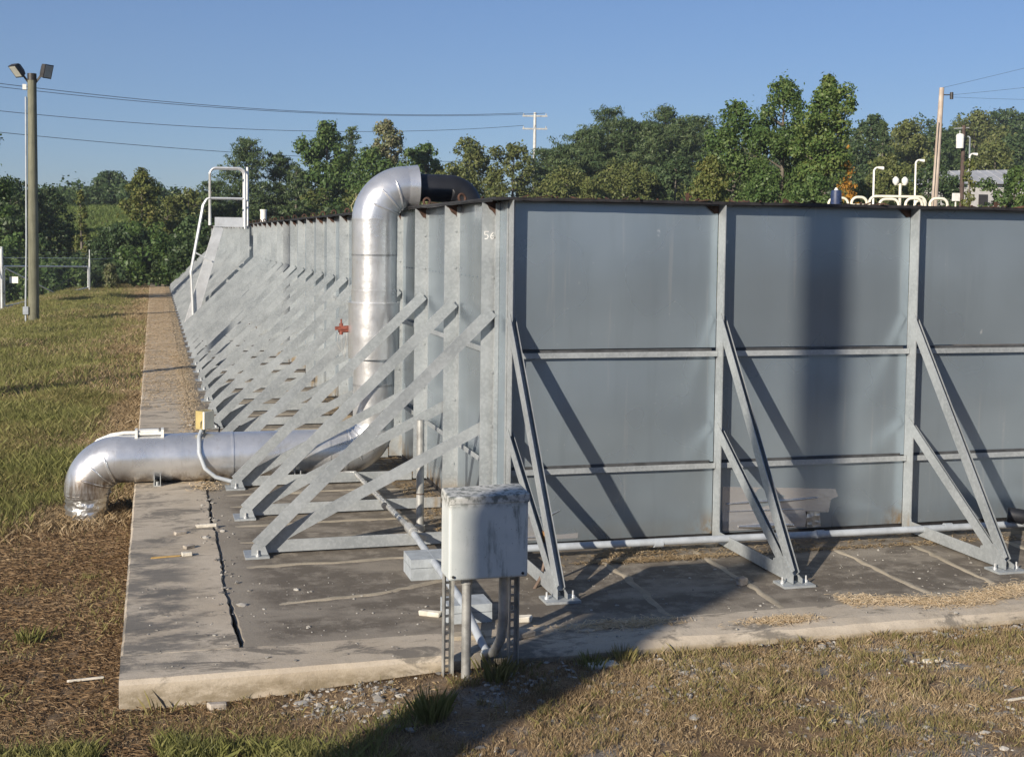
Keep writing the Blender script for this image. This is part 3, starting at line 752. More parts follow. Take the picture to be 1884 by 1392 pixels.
m = MB(); m.tube([(-.955, -3.46, .71), (-.955, -3.45, .30), (-.965, -3.42, .15), (-1.0, -3.36, .03), (-1.06, -3.26, -.02)], .040, 14); rel(m.build('cable_conduit', STEELC), cab)
# long conduit from the pipe foot to the cabinet
dc = tag(empty('slanting_conduit', (-.95, .4, .1)), 'grey steel conduit slanting across the slab from the pipe foot to the cabinet', 'conduit')
pA = Vector((-.97, 4.35, .10)); pB = Vector((-.93, .55, .16)); pC = Vector((-1.02, -2.3, .15)); pD = Vector((-1.03, -3.2, -.02))
m = MB(); m.tube([(-1.35, 4.40, .06), (-1.08, 4.42, .09), pA, pB], .034, 12); rel(m.build('upper_run', STEELC), dc)
m = MB(); m.tube([pB, pC, pD], .036, 12); rel(m.build('lower_run', PVC), dc)
m = MB(); m.tube([pB+Vector((0, .10, 0)), pB, pB-Vector((0, .16, 0))], .056, 12); m.tube([pB-Vector((0, .16, 0)), pB-Vector((.0, .26, 0))], .046, 12); m.bar(pB+Vector((.02, -.05, -.05)), pB+Vector((.16, -.1, -.09)), .06, .06); rel(m.build('coupling', STEELC), dc)
m = MB(); m.tube([(-.98, 1.95, .14), (-.98, 1.85, .14)], .038, 12); rel(m.build('marker_band', WIRE), dc)
sp = tag(empty('stand_pipe', (-.70, 1.16, 0)), 'upright steel pipe standing behind the cabinet beside the first rib', 'pipe')
m = MB(); m.tube([(0, 0, -.02), (0, .02, 1.28)], .045, 14); m.build('pipe', STEELC, sp)
m = MB(); m.tube([(0, 0, .0), (0, 0, .06)], .062, 14); m.build('base_socket', STEELC, sp)
m = MB(); m.tube([(0, 0, .42), (0, 0, .43)], .047, 14); m.build('band', RUST, sp)
m = MB(); m.tube([(-.9, -.40, .12), (.2, -.45, .125), (2.3, -.45, .115), (3.5, -.45, .105), (5.9, -.46, .10), (12, -.5, .09)], .04, 12)
fp = m.build('floor_conduit', PVC); tag(fp, 'long grey conduit lying along the foot of the end wall', 'conduit')
for x in (1.6, 3.55, 5.2):
    m = MB(); m.tube([(x-.05, -.45, .107), (x+.05, -.45, .106)], .047, 12); m.build('coupling', PVC, fp)
bl = empty('support_block', (-1.09, -.72, 0)); tag(bl, 'pale concrete block under the slanting conduit, left of the cabinet', 'block', 'support blocks under the slanting conduit')
m = MB(); m.box((-.12, -.20, -.02), (.34, .20, .10)); m.build('lower_course', BLOCK, bl)
m = MB(); m.box((-.12, -.195, .105), (.34, .20, .19)); m.build('upper_course', BLOCK, bl)
bl2 = empty('support_block', (-.97, -2.25, 0)); tag(bl2, 'pale concrete block on the slab seen between the cabinet legs', 'block', 'support blocks under the slanting conduit')
m = MB(); m.box((-.2, -.16, -.02), (.2, .16, .07)); m.build('lower_course', BLOCK, bl2)
m = MB(); m.box((-.2, -.155, .075), (.2, .16, .145)); m.build('upper_course', BLOCK, bl2)
bc = tag(empty('brass_gland', (.06, -1.28, .40)), 'brass cable gland with a brown cable on the first end wall prop', 'cable gland')
m = MB(); m.tube([(0, 0, .03), (0, 0, .10)], .030, 8); m.tube([(0, 0, -.02), (0, 0, .03)], .022, 8); m.build('gland', BRASS, bc)
m = MB(); m.tube([(0, 0, -.02), (0, -.03, -.16), (-.06, -.10, -.32), (-.2, -.2, -.48), (-.42, -.4, -.53)], .017, 8); m.build('cable', simple('brown_cable', (.17, .12, .09), .6, 0, .2, 9, 0), bc)
# dark spout with grey gutter at the right edge
spo = tag(empty('drain_spout', (6.02, -.50, .2)), 'dark round drain spout with a grey trough at the right edge of the picture', 'drain')
m = MB(); m.tube([(-.02, .05, .02), (.08, -.02, .01), (.22, -.06, -.01)], .085, 16, True); m.build('spout', HDPE, spo)
m = MB(); m.tube([(-.022, .05, -.03), (.0, .038, -.032)], .05, 14); m.build('mouth', LINER, spo)
m = MB(); m.add([(.10, -.12, .02), (.9, -.3, -.02), (.9, .2, -.02), (.10, .10, .03), (.13, -.12, -.09), (.9, -.3, -.14), (.9, .2, -.14), (.13, .10, -.09)], [(0, 1, 2, 3), (4, 7, 6, 5), (0, 4, 5, 1), (1, 5, 6, 2), (2, 6, 7, 3), (3, 7, 4, 0)]); m.build('trough', GREYP, spo)
m = MB(); m.tube([(.32, -.14, -.12), (.34, -.15, -.28), (.34, -.15, -.62)], .10, 14); m.build('down_pipe', HDPE, spo)

# ------------------------------------------------------------------ stair with hoop handrail on the long wall
SY = 35.2
st = tag(empty('access_stair', (-2.2, SY, 0)), 'bright aluminium stair with hoop handrails climbing the long wall', 'stair')
for y in (SY-.32, SY+.32):
    m = MB(); a, b = Vector((-2.42, y, -.01)), Vector((-1.36, y, 3.66)); d = (b-a).normalized(); n_ = Vector((d.z, 0, -d.x))
    m.poly([a-n_*.20, a+n_*.20, b+n_*.16, b-n_*.16], (0, .02, 0)); rel(m.build('stringer', ALU), st)
for i in range(12):
    t = (i+.6)/12.6; p = Vector((-2.42, SY, 0)).lerp(Vector((-1.36, SY, 3.66)), t)
    m = MB(); m.box((p.x-.17, SY-.30, p.z-.02), (p.x+.17, SY+.298, p.z+.015)); rel(m.build('tread', ALU), st)
m = MB(); m.box((-1.55, SY-.34, 3.66), (-.40, SY+.34, 3.70)); rel(m.build('platform', ALU), st)
m = MB(); m.box((-1.52, SY-.365, 3.66), (-.40, SY-.345, 4.01)); rel(m.build('kick_plate', ALU), st)
for y in (SY-.38, SY+.36):
    pl = [(-1.68, y, 3.72), (-1.68, y, 5.58)]+arc((-1.46, y, 5.58), .22, math.pi, math.pi/2, (1, 0, 0), (0, 0, 1), 6)+arc((-.66, y, 5.58), .22, math.pi/2, 0, (1, 0, 0), (0, 0, 1), 6)+[(-.44, y, 3.60)]
    m = MB(); m.tube(pl, .042, 8); m.tube([(-1.68, y, 4.70), (-.44, y, 4.70)], .036, 8); rel(m.build('hoop_rail', ALU), st)
    pl = [(-1.68, y-.01, 4.70), (-1.80, y-.01, 4.66), (-1.92, y-.01, 4.45), (-2.36, y-.01, 2.0), (-2.34, y-.01, 1.75), (-2.28, y-.01, .35)]
    m = MB(); m.tube(pl, .042, 8); m.bar((-2.22, y-.01, 2.72), (-1.62, y+.02, 2.40), .05, .05); rel(m.build('hand_rail', ALU), st)
m = MB(); m.tube([(-.34, SY-.2, 4.6), (-.34, SY-.2, 5.86)], .05, 8); m.tube([(-.30, SY+.2, 3.6), (-.30, SY+.2, 5.0)], .04, 8); rel(m.build('gate_post', ALU), st)
m = MB(); m.tube([(.0, 32, 3.8), (.0, 32, 4.22)], .11, 14); m.tube([(0, 32, 4.21), (0, 32, 4.26)], .125, 14)
tag(m.build('vent_stub', WHITE), 'short white pipe stub on the long wall top right of the stair', 'vent')

# ------------------------------------------------------------------ things on the tank cover
def hoop(x0, y0, x1, y1, z, r, label, inner=None):
    a = Vector((x0, y0, 0)); b = Vector((x1, y1, 0)); u = (b-a).normalized(); L = (b-a).length; rr = min(.22, L*.45)
    e = tag(empty('hoop_rail', (x0, y0, H)), label, 'rail', 'cream hoop rails on the tank cover')
    pts = [Vector((0, 0, 0)), Vector((0, 0, z-H-rr))]+arc(u*rr+Vector((0, 0, z-H-rr)), rr, math.pi, math.pi/2, u, (0, 0, 1), 5)+arc(u*(L-rr)+Vector((0, 0, z-H-rr)), rr, math.pi/2, 0, u, (0, 0, 1), 5)+[u*L]
    m = MB(); m.tube(pts, r, 8); m.build('hoop', CREAM, e)
    m = MB()
    for p in (Vector((0, 0, 0)), u*L): m.box((p.x-.08, p.y-.08, .025), (p.x+.08, p.y+.08, .045))
    m.build('base_plate', GREYP, e)
    if inner: m = MB(); m.tube([Vector((0, 0, inner)), u*L+Vector((0, 0, inner))], r*.8, 8); m.build('mid_rail', CREAM, e)
hoop(19.1, 27.25, 19.75, 27.05, 4.93, .045, 'leftmost cream hoop rail on the tank, behind the blue capped vent')
hoop(19.85, 27.0, 20.4, 26.9, 4.96, .05, 'second cream hoop rail, narrow, right of the blue capped vent', .9)
hoop(20.47, 26.86, 22.36, 26.33, 5.0, .05, 'long low cream hoop rail left of the leaning wooden pole')
hoop(20.7, 26.6, 21.35, 26.4, 4.90, .05, 'cream hoop rail standing in front of the left half of the long one')
hoop(21.2, 25.75, 21.75, 25.6, 4.91, .05, 'arched cream hoop rail in front of the middle of the long one')
hoop(21.85, 26.2, 22.2, 26.1, 4.86, .05, 'smallest cream hoop rail, under the right end of the long one')
hoop(22.5, 26.28, 23.1, 26.12, 4.95, .05, 'rightmost cream hoop rail, at the foot of the leaning wooden pole')
bv_ = tag(empty('capped_vent', (16.8, 22.7, H)), 'dark blue capped vent with a white tip on the tank cover', 'vent')
m = MB(); m.tube([(0, 0, 0), (0, 0, .72)], .12, 14); m.build('stack', GREYP, bv_)
m = MB(); m.tube([(0, 0, .55), (0, 0, .72), (0, 0, 1.1), (0, 0, 1.2)], [.16, .17, .17, .14], 14); m.build('cap', BLUE, bv_)
m = MB(); m.tube([(0, 0, 1.2), (0, 0, 1.28)], [.07, .03], 10); m.build('tip', WHITE, bv_)

# ------------------------------------------------------------------ poles and lamps
def gz(x, y): return float(ground_h(x, y))
def light_pole(x, y, top, label, lamps=True):
    b = gz(x, y)-.3
    e = tag(empty('light_pole', (x, y, b)), label, 'light pole')
    m = MB(); m.tube([(0, 0, 0), (0, 0, (top-b)*.5), (0, 0, top-b-.25)], [.21, .19, .165], 16); m.build('pole', POLEW, e)
    h = top-b
    m = MB(); m.tube([(0, 0, h-.26), (0, 0, h)], .17, 12); m.build('cap_bracket', DARK, e)
    if lamps:
        for s, tilt in ((-1, .75), (1, .55)):
            m = MB(); m.bar((s*.12, 0, h-.35), (s*.34, -.05, h-.05), .07, .07); m.build('arm', DARK, e)
            m = MB(); c = Vector((s*.50, -.05, h+.12)); ax = Vector((s*.55, -.45, -.62 if s < 0 else -.2)).normalized()
            side = ax.cross(Vector((0, 0, 1))).normalized(); u = side.cross(ax)
            def fr(t, w, hh): return [c+ax*t+side*a*w+u*b_*hh for a, b_ in ((-1, -1), (1, -1), (1, 1), (-1, 1))]
            vs = fr(-.16, .11, .13)+fr(-.05, .20, .24)+fr(.14, .22, .27)
            m.add(vs, [(0, 1, 2, 3)]+[(k*4+i, k*4+(i+1) % 4, k*4+4+(i+1) % 4, k*4+4+i) for k in (0, 1) for i in range(4)]+[(11, 10, 9, 8)])
            o = m.build('floodlight', DARK, e)
            m = MB(); m.add(fr(.142, .19, .23)+fr(.15, .17, .21), [(0, 3, 2, 1), (4, 5, 6, 7)]+[(i, (i+1) % 4, 4+(i+1) % 4, 4+i) for i in range(4)]); m.build('lens', LAMPG, o)
        m = MB(); m.box((-.34, -.06, h-.62), (-.20, .06, h-.42)); m.build('photo_cell', WHITE, e)
        m = MB(); m.tube([(-.22, -.1, h-.9), (-.235, -.1, h*.35), (-.28, -.12, .95), (-.28, -.12, .2)], .035, 8); m.build('cable_conduit', PVC, e)
        m = MB(); m.box((-.38, -.20, .62), (-.18, -.06, .92)); m.build('switch_box', PVC, e)
    return e
light_pole(-8.15, 39.6, 9.45, 'tall weathered wooden light pole with two dark floodlights, on the grass at left')
light_pole(-15.6, 9.2, 13.2, 'wooden pole out of the picture whose thin shadow crosses the kerb and props', False)

tp = tag(empty('transmission_pole', (39.1, 131.2, gz(39.1, 131.2))), 'pale steel transmission pole with two crossarms rising above the trees', 'power pole')
zt = 18.0-gz(39.1, 131.2)
m = MB(); m.tube([(0, 0, 0), (0, 0, zt)], [.26, .17], 10); m.build('pole', simple('pale_steel_pole', (.50, .50, .48), .6, .1, .15, 2, 0), tp)
ax = Vector((.965, -.26, 0))
for dz in (.42, 1.9):
    m = MB(); m.bar(ax*-1.45+Vector((0, 0, zt-dz)), ax*1.45+Vector((0, 0, zt-dz)), .16, .18); a = m.build('crossarm', GREYP, tp)
    for s in (-1.3, 1.3):
        m = MB(); m.tube([ax*s+Vector((0, 0, zt-dz+.09)), ax*s+Vector((0, 0, zt-dz+.3))], .07, 8); m.build('insulator', GREYP, a)
up_ = tag(empty('utility_pole', (31.4, 39.4, gz(31.4, 39.4))), 'bleached wooden utility pole leaning slightly behind the tank at right', 'power pole')
zb = up_.location.z
m = MB(); m.tube([(-.09, -.02, 0), (0, 0, 5-zb), (.36, .2, 10.62-zb)], [.17, .15, .11], 14); m.build('pole', POLER, up_)
m = MB(); m.bar((.36, .2, 10.3-zb), (.80, .06, 10.3-zb), .05, .05); m.tube([(.80, .06, 10.1-zb), (.80, .06, 10.42-zb)], .08, 8); m.build('insulator_arm', DARK, up_)
m = MB(); m.tube([(.13, .0, 9.0-zb), (-.10, -.1, 5-zb), (-.14, -.1, .5)], .02, 6); m.build('ground_wire', WIRE, up_)

def wire(label, a, b, sag, r=.03, grp=None):
    a = Vector(a); b = Vector(b); pts = []
    for i in range(33):
        t = i/32; p = a.lerp(b, t); p.z -= sag*4*t*(1-t); pts.append(p)
    m = MB(); m.tube(pts, r, 5); return tag(m.build('power_line', WIRE), label, 'power line', grp)
g_ = 'power lines sagging to the left from the transmission pole'
wire('upper of the two close top power lines at left', (37.83, 131.89, 17.95), (-24.63, 92.0, 15.61), 1.45, .026, g_)
wire('lower of the two close top power lines at left', (40.35, 131.2, 17.95), (-24.63, 92.0, 15.25), 1.45, .024, g_)
wire('middle power line at left, running alone below the top pair', (37.9, 131.8, 16.5), (-24.64, 91.87, 13.35), 1.55, .024, g_)
wire('lowest power line at left, dropping behind the bushy pine', (39.2, 131.1, 12.3), (-24.64, 91.78, 11.72), 1.0, .024, g_)
g_ = 'thin power lines at the upper right'
wire('steepest thin power line rising to the top right corner from the leaning pole', (31.76, 39.6, 10.62), (62, 38, 19.5), .35, .007, g_)
wire('thin power line climbing to the right from the leaning pole insulator', (32.2, 39.47, 10.3), (60, 30, 15.6), .6, .007, g_)
wire('thin power line running level to the right from the leaning pole', (32.2, 39.47, 10.2), (66, 48, 13.0), .4, .006, g_)

def lamp(x, y, z, label, side=1, r=.05):
    b = gz(x, y); e = tag(empty('lamp_post', (x, y, b)), label, 'lamp post', 'white lamp posts behind the tank')
    h = z-b
    m = MB(); m.tube([(0, 0, 0), (0, 0, h-.3)]+arc((.22*side, 0, h-.3), .22, math.pi, math.pi/2, (side, 0, 0), (0, 0, 1), 5), r, 8); m.build('post', WHITE, e)
    m = MB(); m.tube([(.22*side, 0, h-.08), (.5*side, -.05, h-.12)], [.06, .10], 8); m.build('lamp_head', WHITE, e)
lamp(31.4, 44.7, 7.25, 'white lamp post with curved head, left of the leaning wooden pole')
lamp(37.4, 50.3, 8.1, 'shorter looking white lamp post just left of the leaning wooden pole')
lamp(45.2, 56.5, 9.05, 'white lamp head showing above the thin yellowish sapling')
e = tag(empty('lamp_post', (29.9, 39.9, gz(29.9, 39.9))), 'low post with two white globe lamps among the bushes', 'lamp post')
h = 6.4-e.location.z
m = MB(); m.tube([(0, 0, 0), (0, 0, h-.25)], .07, 8); m.bar((-.24, 0, h-.3), (.24, 0, h-.3), .06, .06); m.build('post', CREAM, e)
for s in (-1, 1):
    m = MB(); m.tube([(s*.24, 0, h-.34), (s*.24, 0, h-.2), (s*.24, 0, h-.05), (s*.24, 0, h+.06)], [.05, .15, .15, .05], 10); m.build('globe', WHITE, e)
e = tag(empty('transformer_pole', (54.0, 69.9, gz(54, 69.9))), 'dark wooden pole carrying a white transformer can before the wooded hill', 'power pole')
h = 12.1-e.location.z
m = MB(); m.tube([(0, 0, 0), (0, 0, h)], [.2, .14], 10); m.build('pole', simple('dark_pole_wood', (.075, .05, .04), .85, 0, .3, 3, 0), e)
m = MB(); m.tube([(-.42, -.2, h-1.7), (-.42, -.2, h-.75), (-.42, -.2, h-.65)], [.27, .29, .2], 14); m.build('transformer_can', WHITE, e)
m = MB(); m.tube([(-.45, -.2, h-.66), (-.45, -.2, h-.4)], .05, 6); m.bar((-.8, 0, h-.25), (.45, 0, h-.15), .08, .08); m.build('insulator_arm', GREYP, e)
m = MB(); m.tube([(.38, -.25, 0), (.38, -.25, h-1.0)]+arc((.2, -.25, h-1.0), .18, 0, math.pi/2, (1, 0, 0), (0, 0, 1), 4), .06, 8); m.build('riser_conduit', PVC, e)
e = tag(empty('marker_post', (27.6, 32.2, gz(27.6, 32.2))), 'thin pale post with a small white top in front of the grey roofed shed', 'post')
m = MB(); m.tube([(0, 0, 0), (0, 0, 5.15-e.location.z)], .035, 6); m.build('post', CREAM, e)
m = MB(); m.box((-.12, -.08, 5.1-e.location.z), (.14, .08, 5.42-e.location.z)); m.build('sensor_head', WHITE, e)

# ------------------------------------------------------------------ shed
b0 = gz(66, 86)-.5
sh = tag(empty('shed', (66, 87, b0)), 'shed with a grey metal roof half hidden by trees at right', 'shed')
m = MB(); m.box((-4.4, -2.6, 0), (4.4, 2.6, 8.6-b0)); m.build('wall', WALLB, sh)
m = MB(); za = 8.5-b0
m.add([(-5, -3.1, za), (5, -3.1, za+.2), (5, 3.1, za+.2), (-5, 3.1, za), (-4.0, 0, za+1.25), (5, 0, za+1.6)], [(0, 1, 5, 4), (2, 3, 4, 5), (3, 0, 4), (1, 2, 5), (0, 3, 2, 1)])
rf = m.build('roof', ROOF, sh)
m = MB()
for i in range(9):
    x = -3.4+i*.95; m.bar((x, -3.12, za+.05+.02*i), (x, -.03, za+1.30+.033*i), .06, .06)
m.build('seam', ROOF, rf)
for x in (-2.5, .2, 2.9):
    m = MB(); m.box((x-.45, -2.66, za-1.9), (x+.45, -2.601, za-.8)); w_ = m.build('window', DARK, sh)

# ------------------------------------------------------------------ chain link fence and gate
fen = tag(empty('chain_link_fence', (-7.42, 68.7, gz(-7.42, 68.7))), 'chain link fence with three barbed strands beyond the end of the slab', 'fence')
fp_ = [(-7.42, 68.7), (-2.45, 79.6), (2.6, 90.6), (7.6, 101.6)]
tops = [(1.80, 2.36), (1.90, 2.40), (2.0, 2.5), (2.1, 2.6)]
for (x, y), (zr, zt_) in zip(fp_, tops):
    m = MB(); m.tube([(x, y, gz(x, y)-.2), (x, y, zr)], .055, 8); m.tube([(x, y, zr), (x, y, zt_)], .03, 6); rel(m.build('post', ALU), fen)
def fabric(a, b, za0, za1, zb0, zb1, parent, sp=.16):
    """diagonal wires woven across one bay"""
    a = Vector((*a, 0)); b = Vector((*b, 0)); L = (b-a).length; m = MB()
    def pt(u, w):
        p = a.lerp(b, u/L); t = u/L; lo = za0+(zb0-za0)*t; hi = za1+(zb1-za1)*t; p.z = lo+(hi-lo)*w; return p
    hgt = (za1-za0+zb1-zb0)/2; nseg = int((L+hgt)/sp); nr = Vector((-(b-a).y, (b-a).x, 0)).normalized()
    for s in (1, -1):
        for i in range(nseg):
            u0 = -hgt+i*sp; u1 = u0+hgt
            w0, w1 = 0., 1.
            if u0 < 0: w0 = -u0/hgt; u0 = 0
            if u1 > L: w1 = 1-(u1-L)/hgt; u1 = L
            if w1 <= w0: continue
            A, B_ = pt(u0, w0), pt(u1, w1)
            if s < 0: A, B_ = pt(L-u0, w0), pt(L-u1, w1)
            d = (B_-A).normalized(); q = d.cross(nr)*.0032; off = nr*.004*s
            m.add([A-q+off, A+q+off, B_+q+off, B_-q+off], [(0, 1, 2, 3)])
    o = m.build('woven_wire', GALV); o['kind'] = 'stuff'; return rel(o, parent)
for i in range(3):
    (x0, y0), (x1, y1) = fp_[i], fp_[i+1]; r0, t0 = tops[i]; r1, t1 = tops[i+1]
    m = MB(); m.tube([(x0, y0, r0-.02), (x1, y1, r1-.02)], .025, 6); rel(m.build('top_rail', GALV), fen)
    for q in range(3):
        f_ = .3+.34*q; m = MB(); m.tube([(x0, y0, r0+(t0-r0)*f_), ((x0+x1)/2, (y0+y1)/2, (r0+r1)/2+((t0-r0+t1-r1)/2)*f_-.03), (x1, y1, r1+(t1-r1)*f_)], .010, 4); rel(m.build('barbed_strand', WIRE), fen)
    fabric((x0, y0), (x1, y1), gz(x0, y0)+.05, r0-.03, gz(x1, y1)+.05, r1-.03, fen)
ga = (-11.75, 62.6); gb = (-7.50, 68.55)
gate = tag(empty('fence_gate', (*ga, gz(*ga))), 'long metal gate with diagonal brace and white sign beyond the light pole', 'gate')
zg0, zg1 = gz(*ga), gz(*gb)
for (x, y), zt_ in ((ga, 2.55),):
    m = MB(); m.tube([(x, y, zg0-.3), (x, y, zt_)], .085, 10); rel(m.build('gate_post', ALU), gate)
    for z in (1.9, .0): m = MB(); m.tube([(x-.14, y, z), (x+.14, y+.05, z)], .06, 8); rel(m.build('hinge', DARK), gate)
A = Vector((*ga, 0))+Vector((.12, .17, 0)); Bv = Vector((*gb, 0))
def gp(t, z): p = A.lerp(Bv, t); p.z = z; return p
m = MB(); m.tube([gp(0, 1.48), gp(1, 1.33)], .045, 8); m.tube([gp(0, 1.48), gp(0, zg0+.15)], .04, 8); m.tube([gp(1, 1.33), gp(1, zg1+.15)], .04, 8); m.tube([gp(0, zg0+.15), gp(1, zg1+.15)], .04, 8); m.tube([gp(0, 1.95), gp(1, 1.85)], .018, 6); rel(m.build('gate_frame', ALU), gate)
m = MB(); m.tube([gp(0, 1.40), gp(.80, -.75)], .04, 8); rel(m.build('brace', ALU), gate)
m = MB(); m.tube([gp(1, 1.25), gp(.52, -.02)], .014, 6); rel(m.build('brace', WIRE), gate)
fabric((gp(0, 0).x, gp(0, 0).y), (gp(1, 0).x, gp(1, 0).y), zg0+.2, 1.93, zg1+.2, 1.83, gate)
for q in range(3): m = MB(); m.tube([gp(0, 2.05+q*.17), gp(1, 1.98+q*.17)], .010, 4); rel(m.build('barbed_strand', WIRE), gate)
pS = gp(.085, .72)+Vector((.12, -.35, 0)); dS = Vector((.97, -.24, 0)); nS = Vector((-.24, -.97, 0))*.012
m = MB(); m.poly([pS-dS*.24+Vector((0, 0, -.18)), pS+dS*.24+Vector((0, 0, -.18)), pS+dS*.24+Vector((0, 0, .18)), pS-dS*.24+Vector((0, 0, .18))], nS); rel(m.build('sign', WHITE), gate)
x, y = -12.35, 62.2; e = tag(empty('fence_post', (x, y, gz(x, y))), 'galvanised fence post at the very left edge beside the gate', 'post')
m = MB(); m.tube([(0, 0, -.2), (0, 0, 2.6-e.location.z)], .06, 8); m.build('post', GALV, e)
m = MB(); m.tube([(0, 0, 1.9-e.location.z), (-1.6, -1.6, 1.9-e.location.z)], .03, 6); m.build('rail', GALV, e)

# ------------------------------------------------------------------ unseen stack added and shaped to shade the cabinet, slab and end wall
x, y = -13.28, -14.85; b = gz(x, y)
fs_ = tag(empty('shadow_stack', (x, y, b)), 'unseen tall slim stack on a wide base, added behind the photographer to cast the shade', 'shadow caster')
q_ = (-.656*.205, .754*.205)
m = MB(); m.tube([(*q_, -.2), (*q_, 7.45-b), (*q_, 7.75-b)], [.42, .42, .34], 20); m.build('base_drum', GREYP, fs_)
m = MB(); m.tube([(0, 0, 7.4-b), (0, 0, 17-b)], .215, 16); m.build('stack_pipe', GREYP, fs_)
m = MB(); m.tube([(0, 0, 17-b), (0, 0, 17.8-b)], .30, 16); m.build('stack_top', DARK, fs_)
m = MB(); m.box((-1.1, -1.1, -.35), (1.1, 1.1, .1)); m.build('foundation', KERB, fs_)

# ------------------------------------------------------------------ trees
def leaf_cloud(C, R, n, size, drop=.0, flat=.5, seed=0, nar=(.4, .75)):
    """n leaf quads around clump centres C with radii R"""
    r = np.random.default_rng(seed); C = np.asarray(C); R = np.asarray(R)
    w = R**2.0; idx = r.choice(len(C), n, p=w/w.sum())
    d = r.normal(0, 1, (n, 3)); d /= np.linalg.norm(d, axis=1)[:, None]
    rad = R[idx]*np.cbrt(r.uniform(.1, 1.25, n))*(1+.25*r.standard_exponential(n)*(r.random(n) < .25))
    P = C[idx]+d*rad[:, None]*np.array([1, 1, flat])
    nrm = d+r.normal(0, .55, (n, 3))+np.array([0, 0, .35]); nrm /= np.linalg.norm(nrm, axis=1)[:, None]
    a = np.cross(nrm, r.normal(0, 1, (n, 3))); a /= np.linalg.norm(a, axis=1)[:, None]; b = np.cross(nrm, a)
    s = size*r.uniform(.55, 1.35, n)[:, None]
    a = a*s; b = b*s*r.uniform(*nar, n)[:, None]; a[:, 2] -= drop*s[:, 0]
    V = np.stack([P-a, P-b*1., P+a, P+b], 1).reshape(-1, 3)
    return V, np.arange(4*n).reshape(n, 4)

